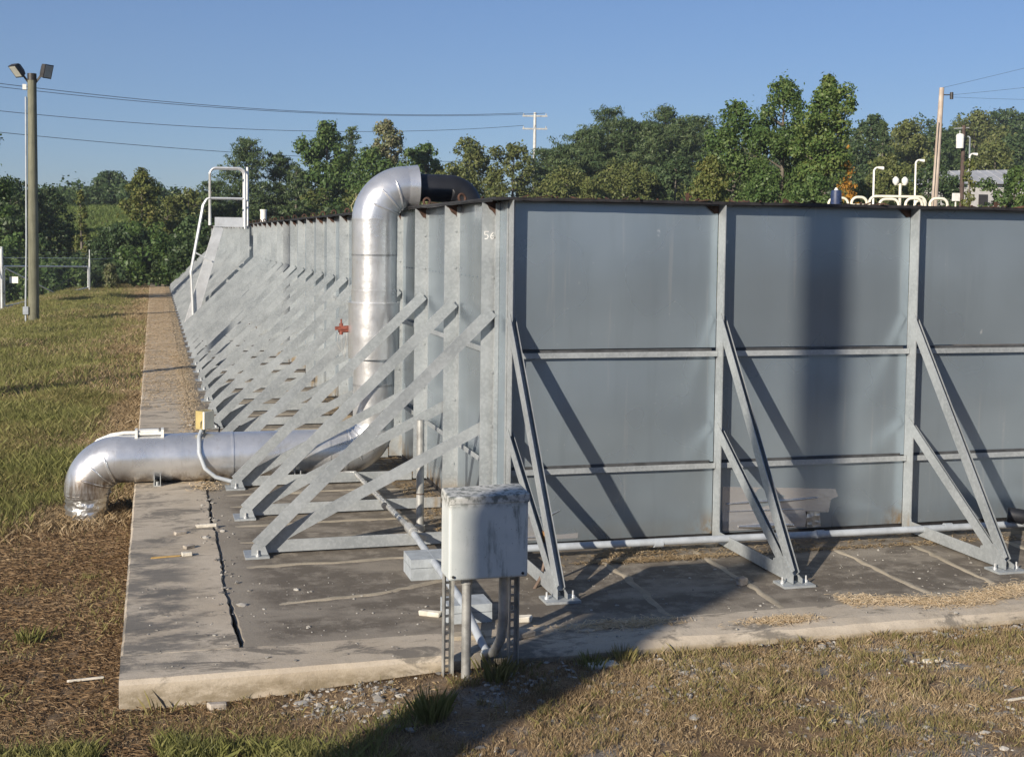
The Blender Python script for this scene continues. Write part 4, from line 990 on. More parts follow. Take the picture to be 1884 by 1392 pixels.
def tree(x, y, ztop, hw, kind, label, i):
    r = random.Random(100+i); b = gz(x, y)-.2; h = ztop-b; seed = 1000+i
    shape = {'pine': 'pine', 'pale': 'broad', 'olive': 'round', 'dark': 'round'}.get(kind, 'broad')
    slim = hw < 1.2
    e = tag(empty('pine_tree' if kind == 'pine' else 'sapling' if slim else 'tree', (x, y, b)), label, 'tree', 'trees around the tank')
    dist = (Vector((x, y, 3))-CAM).length
    tw = max(.06, min(.28, h*.018))
    lean = (r.uniform(-.03, .03)*h, r.uniform(-.03, .03)*h)
    m = MB(); m.tube([(0, 0, 0), (lean[0]*.4, lean[1]*.4, h*.45), (lean[0], lean[1], h*.97)], [tw, tw*.75, tw*.12], 7)
    C, R = [], []
    hw *= 1.0 if slim else 1.25
    if shape == 'pine':
        z0 = max(h*.10, h-hw*4.2); nt = max(9, int((h-z0)/.42)); spiky = .6+.4*r.random()
        for k in range(nt):
            t = (k+.5)/nt; z = z0+(h-z0)*t*.97; nbr = r.randint(4, 6); a0 = r.uniform(0, 6.28)
            for q in range(nbr):
                L = hw*(1.03-t)**.48*r.uniform(.35, 1.12); a = a0+q*6.283/nbr+r.uniform(-.4, .4); rise = r.uniform(-.1, .6)
                tip = Vector((lean[0]*t+math.cos(a)*L, lean[1]*t+math.sin(a)*L, min(h-.1, z+r.uniform(-.35, .35)+rise*L)))
                root = Vector((lean[0]*t, lean[1]*t, z-.1))
                if dist < 140 and q % 2 == 0: m.tube([root, tip], [tw*.22*(1.1-t), tw*.05], 4, False)
                for f, rc in ((.38, .20), (.62, .20), (.84, .17), (1.0, .12)):
                    c = root.lerp(tip, f); C.append((c.x, c.y, c.z+.04)); R.append(max(.16, hw*rc*(1.12-.6*t)))
        C.append((lean[0], lean[1], h-.25)); R.append(.16); C.append((lean[0], lean[1], h-.6)); R.append(.24)
    else:
        nb = 22 if slim else 120
        z0 = max(h*.12, h-hw*2.7) if not slim else h*.25
        sub = [(r.uniform(-.55, .55), r.uniform(-.55, .55), r.uniform(.35, .85), r.uniform(.45, .7)) for _ in range(4)]
        for k in range(nb):
            t = (k+.5)/nb; z = z0+(h*.985-z0)*t; a = r.uniform(0, 2*math.pi)
            if shape == 'round': env = hw*math.sqrt(max(.05, 1-(max(0, t-.36)/.66)**2))*(.78+.3*r.random())
            elif kind == 'autumn': env = hw*(min(1, .6+t*1.2) if t < .28 else (1.04-t)**.85*1.25)*(.7+.38*r.random())
            else: env = hw*(min(1, .7+t*1.2) if t < .4 else min(1, (1.05-t)**.6*1.3))*(.6+.5*r.random())
            rc = max(.17, hw*.17*(1.2-.5*t)*r.uniform(.6, 1.45))
            if slim: rc = hw*.36*r.uniform(.6, 1.2)
            rad = max(0, env-rc*.6); rr = rad*math.sqrt(r.uniform(.2, 1))
            c = (math.cos(a)*rr+lean[0]*t, math.sin(a)*rr+lean[1]*t, min(z, h-rc*.4))
            C.append(c); R.append(rc)
            if k % 6 == 0 and dist < 140: m.tube([(lean[0]*t*.7, lean[1]*t*.7, max(.3, z-.4*rr-.2)), c], [tw*.35, tw*.06], 4, False)
        for (ux, uy, ut, us) in sub:                              # side heads that break the outline
            if slim: break
            for q in range(9): C.append((ux*hw*1.1+r.gauss(0, hw*.13), uy*hw*1.1+r.gauss(0, hw*.13), z0+(h-z0)*(ut+.12*r.random())*.96)); R.append(hw*.15*r.uniform(.6, 1.3))
        for q in range(4): C.append((lean[0]+r.gauss(0, hw*.08), lean[1]+r.gauss(0, hw*.08), h-hw*(.06+.09*q))); R.append(hw*(.07+.025*q))
    m.build('trunk', BARK, e)
    px = 1286*hw/dist
    n = int(np.clip(px*px*10.0, 1400, 17000)); size = max(.075, min(.24, .00118*dist))
    if kind == 'pine': V, F = leaf_cloud(C, R, int(n*1.1), size*1.35, .2, .5, seed, (.16, .3))
    else: V, F = leaf_cloud(C, R, n, size*(1.1 if kind in ('broad', 'autumn') else 1.), .15, .85, seed)
    link('crown', fast('crown', V, F, LEAF[kind]), parent=e)
    if kind == 'autumn':
        cc = [(hw*(.60+.12*r.gauss(0, 1)), -hw*(.30+.14*r.gauss(0, 1)), h*(.50+.085*r.gauss(0, 1))) for _ in range(26)]
        V, F = leaf_cloud(cc, [hw*.07*r.uniform(.6, 1.6) for _ in cc], 900, size*.9, .2, .9, seed+5)
        o = link('orange_spray', fast('orange_spray', V, F, LEAF['orange']), parent=e); o['label'] = 'orange autumn leaves on the right side of the crown'

TREES = [
(-12.1,51.7,9.0,1.9,'broad','broadleaf tree whose branch tip shows at the left edge behind the light pole'),
(-14.2,91.8,7.5,2.6,'dark','dark rounded tree behind the gate at the far left'),
(-11.4,93.0,6.9,1.8,'dark','dark tree just right of the wooden light pole, beyond the gate'),
(-14.2,106.3,6.9,2.1,'dark','dark tree hidden partly behind the wooden light pole'),
(-8.9,160.1,11.1,2.9,'dark','dark round topped tree on the crest behind the green field'),
(-14.6,161.6,9.1,2.1,'dark','low dark tree on the crest left of the round topped one'),
(-11.3,155.5,9.0,1.8,'dark','small dark tree on the crest above the green field'),
(-5.0,153.8,9.6,2.7,'dark','dark crest tree half hidden by the thin yellowing tree'),
(-8.7,86.0,6.5,0.7,'yellow','slender yellow brown sapling standing before the green field'),
(-4.4,82.8,8.1,1.4,'yellow','thin yellowing tree with pale ragged top left of the pipe handrail'),
(-2.8,87.5,6.2,1.6,'olive','olive bushy tree right of the thin yellowing tree'),
(-1.2,89.1,6.8,1.8,'olive','olive tree directly behind the stair handrail at left'),
(-5.6,78.8,4.0,2.2,'dark','low dark thicket below the green field, behind the chain link fence'),
(-6.2,70.5,1.4,0.6,'pale','small pale leaved sapling growing at the foot of the chain link fence'),
(-3.6,80.2,3.0,1.6,'olive','brownish bush behind the fence beside the kerb end'),
(3.5,95.4,11.3,3.4,'pine','tall bushy pine with pointed top behind the stair hoop'),
(6.4,96.6,10.3,2.6,'pine','shorter pine just right of the pointed one by the stair hoop'),
(0.9,92.7,7.6,2.3,'pine','low pine at the left shoulder of the pointed pine'),
(10.5,97.7,13.1,2.9,'broad','tall leafy tree with spreading crown left of the silver pipe elbow'),
(13.5,105.2,13.5,1.8,'pine','thin open pine sticking up behind the spreading leafy tree'),
(14.9,92.3,13.1,1.6,'pale','pale topped tree with fading leaves directly above the pipe elbow'),
(13.6,90.4,10.5,2.9,'broad','green tree filling in below the pale topped tree'),
(19.2,97.2,11.5,2.2,'broad','dark green tree just right of the pipe elbow, above the black pipe'),
(24.4,102.1,12.5,2.3,'olive','round olive tree with soft crown left of the steel transmission pole'),
(26.9,97.2,11.8,2.2,'olive','yellow green tree beside the foot of the steel transmission pole'),
(18.6,84.8,9.1,2.3,'olive','bushy olive growth below the round soft crowned tree'),
(7.0,88.0,9.0,1.7,'pine','young pine between the stair hoop and the spreading leafy tree'),
(31.9,102.0,11.8,4.1,'pine','low pine at the left foot of the pine covered rise'),
(35.7,105.2,13.8,4.2,'pine','pine on the slope of the rise, second from its left foot'),
(39.3,106.4,16.3,4.1,'pine','pointed pine at the left summit of the rise'),
(43.4,109.4,15.3,3.9,'pine','flat crowned pine in the dip between the two summits'),
(46.4,108.7,16.9,3.9,'pine','ragged pine with outstretched top branches at the right summit'),
(51.0,111.5,16.3,4.4,'pine','dark pine against the left flank of the big leafy trees'),
(35.8,101.1,13.9,3.5,'pine','pine on the slope of the rise, just below its left summit'),
(39.2,102.2,14.8,3.4,'pine','pine right of the left summit of the rise'),
(41.5,100.5,14.6,3.6,'pine','pine left of the ragged right summit'),
(45.5,102.6,14.9,3.5,'pine','pine just right of the ragged right summit'),
(32.1,97.8,11.8,3.2,'pine','pine low on the slope of the rise, in front'),
(28.8,86.1,9.1,3.1,'olive','low olive scrub right of the transmission pole foot'),
(33.8,86.8,9.7,3.6,'olive','scrub covering the middle of the pine rise'),
(38.4,87.6,10.3,2.7,'dark','dark scrub at the right end of the pine rise'),
(29.4,57.0,11.6,2.4,'broad','leftmost of the three big dark green trees, with a lumpy top'),
(31.3,54.4,12.7,2.2,'broad','middle one of the three big green trees, with rounded top'),
(32.1,51.1,12.7,1.7,'autumn','tallest big tree with a cone shaped top and an orange patch'),
(24.8,49.7,7.9,1.2,'yellow','yellow green young tree in front of the leftmost big tree'),
(71.5,112.1,17.3,2.6,'dark','rounded tree on the hill just right of the orange patched tree'),
(72.0,109.8,16.5,0.9,'pine','narrow dark conifer on the hill skyline'),
(80.9,119.9,17.6,2.8,'olive','light green hill tree left of the leaning wooden pole'),
(85.4,120.7,17.0,3.3,'dark','dark hill tree directly behind the leaning wooden pole'),
(58.2,86.3,11.0,2.9,'olive','grey green tree below the hill skyline behind the lamp posts'),
(54.4,74.8,9.6,2.5,'dark','dark tree behind the lower half of the leaning wooden pole'),
(41.6,51.3,8.3,0.7,'yellow','thin yellowish sapling in front of the grey roofed shed'),
(46.5,54.1,8.1,1.4,'broad','bush at the right edge covering the end of the grey roofed shed'),
(42.1,63.6,7.6,1.8,'olive','low olive bush behind the cream hoop rails'),
(43.8,61.0,7.4,1.8,'olive','low bush behind the long cream hoop rail'),
(26.4,47.1,6.8,1.7,'broad','low leafy growth at the foot of the big leafy trees'),
(28.1,44.6,6.8,1.6,'broad','low leafy growth beside the blue capped vent'),
(106.5,149.3,19.6,4.3,'dark','dark tree high on the far hill behind the transformer pole'),
(119.5,161.5,23.9,4.6,'olive','olive tree on the far hill skyline right of the leaning pole'),
(133.5,173.2,25.6,5.5,'dark','dark tree on the far hill skyline near the right edge'),
(91.1,116.9,15.2,3.8,'olive','olive tree on the hillside above the grey roofed shed'),
(108.3,133.1,19.2,5.0,'dark','hillside tree cut by the right edge of the picture'),

]
for i, a in enumerate(TREES): tree(*a, i)

# far woods that read as one mass: behind the tank, on the hill at right, along the crest at left
def wood(name, pts, kind, n, size, seed, label):
    C = []; R = []
    r = random.Random(seed)
    for (x, y, hgt, w) in pts:
        b = gz(x, y)
        for q in range(9):
            t = r.random(); a = r.uniform(0, 6.3); rr = w*math.sqrt(r.random())*(1.05-.6*t)
            C.append((x+math.cos(a)*rr, y+math.sin(a)*rr, b+hgt*(.12+.82*t))); R.append(w*.40*(1.1-.4*t))
    V, F = leaf_cloud(C, R, n, size, .15, .85, seed)
    return tag(link(name, fast(name, V, F, LEAF[kind])), kind='stuff')
r = random.Random(8)
pts = []
for i in range(230):
    u = r.random(); d = r.uniform(150, 285); ang = YAW+math.radians(r.uniform(7, 31)); x = CAM.x+math.sin(ang)*d; y = CAM.y+math.cos(ang)*d
    pts.append((x, y, r.uniform(6, 10), r.uniform(3, 5)))
wood('hillside_wood', pts[:115], 'dark', 60000, .33, 21, ''); wood('hillside_wood', pts[115:], 'olive', 60000, .33, 22, '')
pts = []
for i in range(80):
    d = r.uniform(86, 120); ang = YAW+math.radians(r.uniform(-9, 16.3)); x = CAM.x+math.sin(ang)*d; y = CAM.y+math.cos(ang)*d
    pts.append((x, y, r.uniform(5.0, 7.6), r.uniform(2.4, 3.6)))
wood('undergrowth', pts[:40], 'dark', 38000, .17, 23, ''); wood('undergrowth', pts[40:], 'olive', 38000, .17, 24, '')
pts = []
for i in range(50):
    d = r.uniform(158, 200); ang = YAW+math.radians(r.uniform(-23, -12)); x = CAM.x+math.sin(ang)*d; y = CAM.y+math.cos(ang)*d
    pts.append((x, y, r.uniform(1.6, 3.4), r.uniform(3, 4.5)))
wood('crest_wood', pts, 'dark', 16000, .28, 25, '')
pts = []
for i in range(46):
    d = r.uniform(84, 96); ang = YAW+math.radians(r.uniform(-23.5, -12.5)); x = CAM.x+math.sin(ang)*d; y = CAM.y+math.cos(ang)*d
    deg = math.degrees(ang-YAW); gapf = -20.3 < deg < -16.6
    pts.append((x, y, 1.9 if gapf else r.uniform(3.5, 5), r.uniform(1.2, 2.2)))
wood('hedge_thicket', pts[::2], 'dark', 18000, .14, 26, ''); wood('hedge_thicket', pts[1::2], 'broad', 18000, .14, 28, '')
# the surroundings on the photographer's side, seen only as reflections in the metal
pts = []
for i in range(110):
    a = math.radians(r.uniform(95, 275)); d = r.uniform(70, 110); pts.append((CAM.x+math.sin(a)*d, CAM.y+math.cos(a)*d, r.uniform(9, 14), r.uniform(4, 6)))
wood('wood_behind_camera', pts, 'dark', 16000, 1.0, 27, '')

# ------------------------------------------------------------------ ground cover
def blades(name, X, Y, hgt, wid, mat, lean=.5, seed=0, zoff=0., flat=False):
    r = np.random.default_rng(seed); n = len(X); Z = ground_h(X, Y)+zoff
    a = r.uniform(0, 2*np.pi, n); l = a+r.normal(1.57, .6, n)
    ca, sa = np.cos(a), np.sin(a); w = wid*r.uniform(.6, 1.4, n)
    h = hgt*r.uniform(.45, 1.3, n); ln = h*np.abs(r.normal(lean, .3, n))
    tx, ty = X+np.cos(l)*ln, Y+np.sin(l)*ln
    if flat: tz = Z+r.uniform(-.003, .03, n); h2 = h
    else: tz = Z+h
    mxx, myy, mz = (X*.62+tx*.38), (Y*.62+ty*.38), Z+(tz-Z)*.6
    if flat: Z = Z+r.uniform(.0, .025, n); mz = (Z+tz)/2+.008
    V = np.stack([np.stack([X-ca*w, Y-sa*w, Z], -1), np.stack([X+ca*w, Y+sa*w, Z], -1), np.stack([mxx+ca*w*.7, myy+sa*w*.7, mz], -1), np.stack([tx, ty, tz], -1), np.stack([mxx-ca*w*.7, myy-sa*w*.7, mz], -1)], 1).reshape(-1, 3)
    F = np.arange(5*n).reshape(n, 5)
    return tag(link(name, fast(name, V, F, mat)), kind='stuff')
def vnoise(x, y, sc, seed):
    """cheap smooth value noise for clumping"""
    r = np.random.default_rng(seed); G = r.random((64, 64)); u = (np.asarray(x)*sc) % 64; v = (np.asarray(y)*sc) % 64
    i = u.astype(int) % 64; j = v.astype(int) % 64; fu = u-np.floor(u); fv = v-np.floor(v); fu = fu*fu*(3-2*fu); fv = fv*fv*(3-2*fv)
    i1 = (i+1) % 64; j1 = (j+1) % 64
    return (G[i, j]*(1-fu)+G[i1, j]*fu)*(1-fv)+(G[i, j1]*(1-fu)+G[i1, j1]*fu)*fv
def off_slab(X, Y, e=.02): return ~((X > -3.92-e) & (X < 29.6) & (Y > -3.3-e) & (Y < 79.4))
R0 = np.random.default_rng(77)
def scatter(n, x0, x1, y0, y1, dens):
    X = R0.uniform(x0, x1, n); Y = R0.uniform(y0, y1, n); k = (R0.random(n) < dens(X, Y)) & off_slab(X, Y); return X[k], Y[k]
# mown dry turf in front and at the left of the slab corner
def d_dry(X, Y):
    f = vnoise(X, Y, 1.6, 1)*.5+vnoise(X, Y, 7, 2)*.5
    return np.clip((f-.40)*3.6, .04, 1)*np.where(X < -1.2, .55, 1)*np.where((X > -2.8) & (X < -.4) & (Y > -3.9), .35, 1)
X, Y = scatter(300000, -6.0, 5.2, -6.6, -3.3, d_dry); blades('dry_turf', X, Y, .038, .0020, GRASSD, .6, 1)
def d_mix(X, Y):
    f = vnoise(X, Y, 1.3, 3)*.45+vnoise(X, Y, 7, 4)*.55
    return np.clip((f-.53)*5, 0, 1)*np.where(X < -.5, .6, 1)
X, Y = scatter(90000, -6.5, 6.5, -7.2, -3.34, d_mix); blades('short_green_grass', X, Y, .060, .0024, GRASSM, .5, 2)
cx, cy = scatter(900, -4.6, 5.2, -6.5, -3.36, lambda X, Y: np.clip((vnoise(X, Y, .9, 21)-.25)*2, .1, 1)*np.where(X < -1.5, .5, 1)); nb_ = 46
X = np.repeat(cx, nb_)+R0.normal(0, .030, len(cx)*nb_); Y = np.repeat(cy, nb_)+R0.normal(0, .030, len(cx)*nb_); k = off_slab(X, Y); half = R0.random(len(X)) < .5
blades('short_green_grass', X[k & half], Y[k & half], .075, .0022, GRASSM, .4, 51); blades('dry_turf', X[k & ~half], Y[k & ~half], .07, .0022, GRASSD, .5, 52)
# flat straw thatch at left
def d_th(X, Y): return np.clip(.35+vnoise(X, Y, 3, 5), 0, 1)*(1-sst(4.0, 6.5, Y))*(1-sst(-4.4, -2.3, X))
X, Y = scatter(190000, -7.5, -2.2, -5.4, 6.5, d_th); blades('straw_thatch', X, Y, .085, .0028, THATCH, 1, 3, 0, True)
X, Y = scatter(20000, -4, 6.5, -7, -3.3, lambda X, Y: np.clip(vnoise(X, Y, 2.5, 6)*1.2, 0, 1)); blades('straw_thatch', X, Y, .055, .0026, GRASSD, 1, 4, 0, True)
X, Y = scatter(16000, -7.5, -3.95, -3.6, 5, lambda X, Y: np.clip((vnoise(X, Y, 1.4, 7)-.55)*3, 0, .8)+.03); blades('dry_turf', X, Y, .07, .004, GRASSM, .7, 5)
# lush fringe along the bottom left, below the kerb corner
def d_gr(X, Y):
    edge = -3.86+.10*np.sin(X*3)-.42*sst(-4.1, -3.2, X)+.25*sst(-2.6, -1.6, X); f = vnoise(X, Y, 2.6, 8)
    return np.clip((f-.40)*3.0, 0, .8)*sst(edge+.1, edge-.22, Y)*np.where(X < -2.6, 1, .32)*(X < -1.5)
X, Y = scatter(120000, -6.5, -1.4, -6.3, -3.5, d_gr); blades('green_grass', X, Y, .11, .0030, GRASSG, .6, 6)
# banked grass strip at the left of the kerb
def d_bank(X, Y): return np.clip(.25+vnoise(X, Y, 1.1, 9)*1.1, 0, 1)*sst(3.6, 6.6, Y+.45*(X+3.95)*-1)
def green(X, Y): return sst(-4.4, -5.9, X+1.3*(vnoise(X, Y, .6, 10)-.5)*2)
X, Y = scatter(330000, -9.5, -3.95, 3, 16, d_bank); g = R0.random(len(X)) < green(X, Y)*.85
gb_ = g & (R0.random(len(X)) < sst(.35, .65, vnoise(X, Y, .6, 11))*.9+.1)
blades('bank_grass', X[gb_], Y[gb_], .19, .0030, GRASSG, .55, 7); k = g & ~gb_; blades('bank_grass', X[k], Y[k], .13, .0034, GRASSM, .7, 8); k = ~g; blades('bank_straw', X[k], Y[k], .10, .0045, GRASSD, .9, 9)
X, Y = scatter(260000, -15, -3.95, 16, 80, lambda X, Y: np.clip(.3+vnoise(X, Y, .5, 12)*.9, 0, 1)*(1-.55*sst(30, 75, Y))); g = R0.random(len(X)) < sst(-4.3, -5.8, X)*.62+.33*sst(.4, .6, vnoise(X, Y, .35, 13))
blades('bank_grass', X[g], Y[g], .15, .0065, GRASSG, .6, 10); blades('bank_straw', .0+X[~g], Y[~g], .11, .009, GRASSD, .8, 11)
X, Y = scatter(60000, -45, 8, 96, 160, lambda X, Y: np.ones(len(X))); blades('field_grass', X, Y, .4, .05, FIELD, .7, 12)
# straw blown onto the kerb and along the wall foot
def lay(name, n, fx, fy, z, hgt, wid, seed, mat=None):
    r = np.random.default_rng(seed); X = fx(r, n); Y = fy(r, n, X); s = np.full(n, z)
    a = r.uniform(0, 6.28, n); L = hgt*r.uniform(.4, 1.3, n); w = wid
    dx, dy = np.cos(a)*L/2, np.sin(a)*L/2; nx_, ny_ = -np.sin(a)*w, np.cos(a)*w; z0 = s+r.uniform(.002, .018, n); z1 = s+r.uniform(.002, .025, n)
    V = np.stack([np.stack([X-dx-nx_, Y-dy-ny_, z0], -1), np.stack([X-dx+nx_, Y-dy+ny_, z0+.002], -1), np.stack([X+dx+nx_, Y+dy+ny_, z1], -1), np.stack([X+dx-nx_, Y+dy-ny_, z1+.002], -1)], 1).reshape(-1, 3)
    return tag(link(name, fast(name, V, np.arange(4*n).reshape(n, 4), mat or STRAWL)), kind='stuff')
lay('kerb_straw', 26000, lambda r, n: r.uniform(-3.9, -2.75, n), lambda r, n, X: 12+60*r.beta(1.4, 1.2, n), .0, .13, .007, 31)
lay('kerb_straw', 5000, lambda r, n: np.clip(r.normal(-2.98, .12, n), -3.5, -2.7), lambda r, n, X: r.uniform(4, 25, n), .0, .08, .006, 32)
lay('kerb_straw', 5200, lambda r, n: r.uniform(2.6, 6.8, n), lambda r, n, X: -2.72+.12*np.sin(X*3)+r.normal(0, .10, n), -.004, .09, .0035, 33)
lay('kerb_straw', 1500, lambda r, n: np.concatenate([r.normal(.35, .28, n//2), r.normal(1.75, .16, n-n//2)]), lambda r, n, X: np.where(X < 1.1, r.normal(-2.80, .07, n), r.normal(-3.02, .05, n)), -.004, .08, .0035, 34)
lay('wall_foot_litter', 3000, lambda r, n: np.concatenate([r.normal(1.45, .4, n//2), r.uniform(1, 6, n-n//2)]), lambda r, n, X: np.where(r.random(n) < .7, r.normal(-.66, .05, n), r.uniform(-.5, -.15, n)), -.018, .07, .005, 35, GRASSD)
lay('wall_foot_litter', 2600, lambda r, n: r.uniform(-.5, -.05, n), lambda r, n, X: r.uniform(.6, 14, n), -.018, .10, .006, 36, GRASSD)
# gravel at the slab front
ico = bmesh.new(); bmesh.ops.create_icosphere(ico, subdivisions=1, radius=1); IV = np.array([v.co for v in ico.verts]); IF = np.array([[v.index for v in f.verts] for f in ico.faces]); ico.free()
def stones(name, X, Y, Z, S_, mat, seed):
    r = np.random.default_rng(seed); n = len(X)
    v = IV[None]*(1+r.normal(0, .22, (n, len(IV), 1)))*S_[:, None, None]*np.stack([r.uniform(.7, 1.3, n), r.uniform(.7, 1.3, n), r.uniform(.4, .75, n)], -1)[:, None]
    a = r.uniform(0, 6.28, n); c, s = np.cos(a)[:, None], np.sin(a)[:, None]
    v = np.stack([v[..., 0]*c-v[..., 1]*s, v[..., 0]*s+v[..., 1]*c, v[..., 2]], -1)+np.stack([X, Y, Z], -1)[:, None]
    F = (IF[None]+(np.arange(n)*len(IV))[:, None, None]).reshape(-1, 3)
    return tag(link(name, fast(name, v.reshape(-1, 3), F, mat)), kind='stuff')
GRAVEL = NT('grey_gravel'); GRAVEL = GRAVEL.done(GRAVEL.ramp(GRAVEL.isl, [(0, (.12, .11, .10)), (.5, (.25, .235, .21)), (1, (.42, .40, .36))]), .9)
def d_gv(X, Y): return np.clip((vnoise(X, Y, 1.9, 14)-.28)*3.4, .02, 1)*sst(-2.9, -2.2, X)*(.25+.75*sst(-4.6, -3.6, Y)+.5*(vnoise(X, Y, 1.2, 15) > .6))
X, Y = scatter(16000, -3.4, 6.3, -7, -3.3, d_gv); stones('gravel', X, Y, ground_h(X, Y)+.004, R0.gamma(3, .0042, len(X))+.004, GRAVEL, 41)
n = 210; X = np.clip(R0.normal(-2.97, .10, n), -3.4, -2.7); Y = R0.uniform(-1.5, 14, n); stones('concrete_crumbs', X, Y, np.where(X < -2.99, .004, -.012), R0.gamma(2.5, .005, n)+.003, GRAVEL, 42)
n = 700; X = R0.uniform(-3.8, 5.5, n); Y = R0.uniform(-3.2, -.6, n); stones('concrete_crumbs', X, Y, np.where((X < -3) | (Y < -2.7), .002, -.016), R0.gamma(2, .003, n)+.002, GRAVEL, 43)
# weeds
def tuft(x, y, z, h, n, mat, label, seed, spread=.06):
    r = np.random.default_rng(seed); X = x+r.normal(0, spread, n); Y = y+r.normal(0, spread, n); V = []
    a = np.arctan2(Y-y, X-x)+r.normal(0, .5, n); L = h*r.uniform(.5, 1.2, n); o = L*r.uniform(.15, .6, n); w = .0028
    ca, sa = -np.sin(a)*w, np.cos(a)*w
    V = np.stack([np.stack([X-ca, Y-sa, 0*X+z], -1), np.stack([X+ca, Y+sa, 0*X+z], -1), np.stack([X+np.cos(a)*o*.4+ca*.7, Y+np.sin(a)*o*.4+sa*.7, z+L*.6], -1), np.stack([X+np.cos(a)*o, Y+np.sin(a)*o, z+L], -1), np.stack([X+np.cos(a)*o*.4-ca*.7, Y+np.sin(a)*o*.4-sa*.7, z+L*.6], -1)], 1).reshape(-1, 3)
    o_ = link('grass_tuft', fast('grass_tuft', V, np.arange(5*n).reshape(n, 5), mat)); return tag(o_, label, 'grass tuft')
for i, (x, y, h, n, mt, lb) in enumerate([
    (-1.72, -4.30, .22, 170, GRASSG, 'bright green grass tuft in the shade edge at the bottom, left of the cabinet legs'),
    (-.22, -3.50, .12, 110, GRASSG, 'small green tuft beside the white scrap at the front kerb'),
    (.10, -3.42, .13, 100, GRASSM, 'green weed tuft against the front kerb, right of the white scrap'),
    (-1.05, -3.62, .18, 150, GRASSM, 'dry weeds around the feet of the cabinet legs'),
    (-3.62, -3.46, .17, 9, GRASSM, 'thin grass stems standing in front of the kerb corner'),
    (-4.75, -1.2, .16, 90, GRASSG, 'green tuft in the brown thatch at the left edge'),
    (-4.35, 1.2, .08, 80, GRASSM, 'small green patch in the thatch left of the kerb')]):
    tuft(x, y, gz(x, y)-.01, h, n, mt, lb, 60+i, .05 if n < 200 else .12)
m = MB(); ry = random.Random(5)
for q in range(9):
    x = 9.9+ry.uniform(-.3, .3); y = 4+ry.uniform(-.3, .3); m.tube([(x, y, H), (x+ry.uniform(-.15, .15), y, H+.3), (x+ry.uniform(-.5, .5), y, H+ry.uniform(.35, .75))], [.016, .012, .004], 4)
tag(m.build('reed_clump', simple('dry_reed', (.34, .26, .13), .85, 0, .3, 9, 0)), 'dry pale reeds on the tank edge at the far right', 'reeds')
m = MB()
for q in range(4): x = -.05+ry.uniform(-.1, .1); y = 9.6+q*.3; m.tube([(x, y, H), (x-.05, y, H+.15), (x+ry.uniform(-.12, .12), y, H+.36)], [.012, .009, .003], 4)
tag(m.build('reed_clump', simple('pale_reed', (.36, .32, .18), .85, 0, .3, 9, 0)), 'few pale stems on the long wall top left of the pipe elbow', 'reeds')

# ------------------------------------------------------------------ loose debris
def chip(name, x, y, z, sx, sy, sz, rz, mat, label, cat):
    m = MB(); r = random.Random(int(x*100)+int(y*77)); j = lambda v: v*r.uniform(.82, 1.15)
    vs = [(a*j(sx)/2, b_*j(sy)/2, (0 if c_ < 0 else j(sz))) for c_ in (-1, 1) for b_ in (-1, 1) for a in (-1, 1)]
    m.add(vs, [(0, 2, 3, 1), (4, 5, 7, 6), (0, 1, 5, 4), (2, 6, 7, 3), (0, 4, 6, 2), (1, 3, 7, 5)])
    o = m.build(name, mat); o.location = (x, y, z); o.rotation_euler.z = rz
    bv = o.modifiers.new('bevel', 'BEVEL'); bv.width = min(sx, sy, sz)*.14
    return tag(o, label, cat)
chip('brick_piece', -3.33, .52, 0, .11, .07, .04, .1, PALE, 'pale brick piece lying on the kerb, nearest of the rubble', 'rubble')
chip('broken_stone', -3.30, .85, 0, .11, .07, .04, .6, STONE, 'brown broken stone just behind the pale brick piece on the kerb', 'rubble')
chip('broken_stone', -3.38, 1.55, 0, .15, .07, .03, .5, STONE, 'flat dark broken stone on the kerb, farthest of the rubble', 'rubble')
chip('concrete_bar', -3.08, 1.85, 0, .24, .06, .035, .02, PALE, 'flat pale concrete bar lying across the crack in the kerb', 'rubble')
chip('brick_piece', -.49, -2.48, -.018, .14, .07, .05, -.2, PALE, 'pale brick piece on the slab right of the cabinet legs', 'rubble')
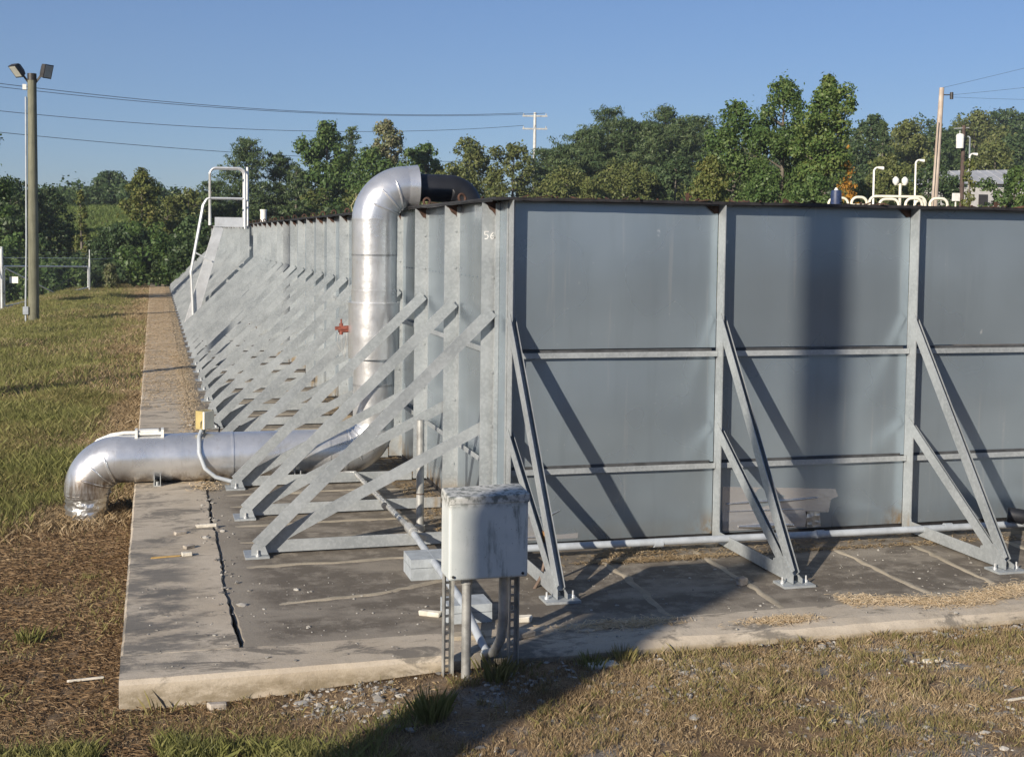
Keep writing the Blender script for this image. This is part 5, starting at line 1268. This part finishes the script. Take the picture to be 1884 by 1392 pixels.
chip('brick_piece', -1.27, -2.12, -.018, .20, .07, .05, -.6, PALE, 'pale brick piece on the slab left of the cabinet legs', 'rubble')
chip('brick_piece', -1.12, -2.86, -.018, .30, .10, .05, -.05, RIDGE, 'tan broken brick beside the foot of the slanting conduit', 'rubble')
chip('rounded_stone', 1.95, -1.80, -.018, .10, .08, .075, .3, STONE, 'rounded stone on the slab left of the middle prop foot', 'stone')
chip('concrete_scrap', -.12, -3.52, gz(-.12, -3.52), .26, .13, .03, .15, PALE, 'flat pale scrap in the grass at the front kerb', 'rubble')
chip('concrete_scrap', 2.60, -4.07, gz(2.6, -4.07), .16, .05, .03, .05, PALE, 'small white scrap in the dry turf at right', 'rubble')
chip('white_stick', -4.20, -2.5, gz(-4.2, -2.5)+.02, .26, .022, .018, .12, PALE, 'short white stick on the brown thatch left of the kerb', 'stick')
chip('white_stick', 2.72, -5.0, gz(2.7, -5.0)+.01, .24, .02, .015, .1, PALE, 'short pale stick in the turf at the right edge', 'stick')
chip('wood_splinter', -3.55, .50, 0, .30, .035, .012, .12, simple('ochre_wood', (.42, .27, .09), .8, 0, .2, 9, .2), 'ochre wood splinter lying on the kerb left of the pale brick piece', 'stick')
chip('broken_stone', -3.20, -3.45, gz(-3.2, -3.45)-.01, .15, .08, .06, .2, STONE, 'grey stone lying at the foot of the front kerb near its corner', 'stone')
chip('broken_stone', -.62, -2.95, .0, .16, .09, .05, .4, STONE, 'brown stone on the front kerb just right of the cabinet legs', 'stone')

# ------------------------------------------------------------------ thin morning haze
HZ = bpy.data.materials.new('thin_haze'); HZ.use_nodes = True; HZ.node_tree.nodes.clear()
pv = HZ.node_tree.nodes.new('ShaderNodeVolumePrincipled'); ho = HZ.node_tree.nodes.new('ShaderNodeOutputMaterial')
pv.inputs['Color'].default_value = (.80, .87, .95, 1); pv.inputs['Density'].default_value = .0004; pv.inputs['Anisotropy'].default_value = .2
HZ.node_tree.links.new(pv.outputs[0], ho.inputs['Volume'])
m = MB(); m.box((-420, -420, -4), (420, 420, 62)); tag(m.build('haze', HZ), kind='stuff')
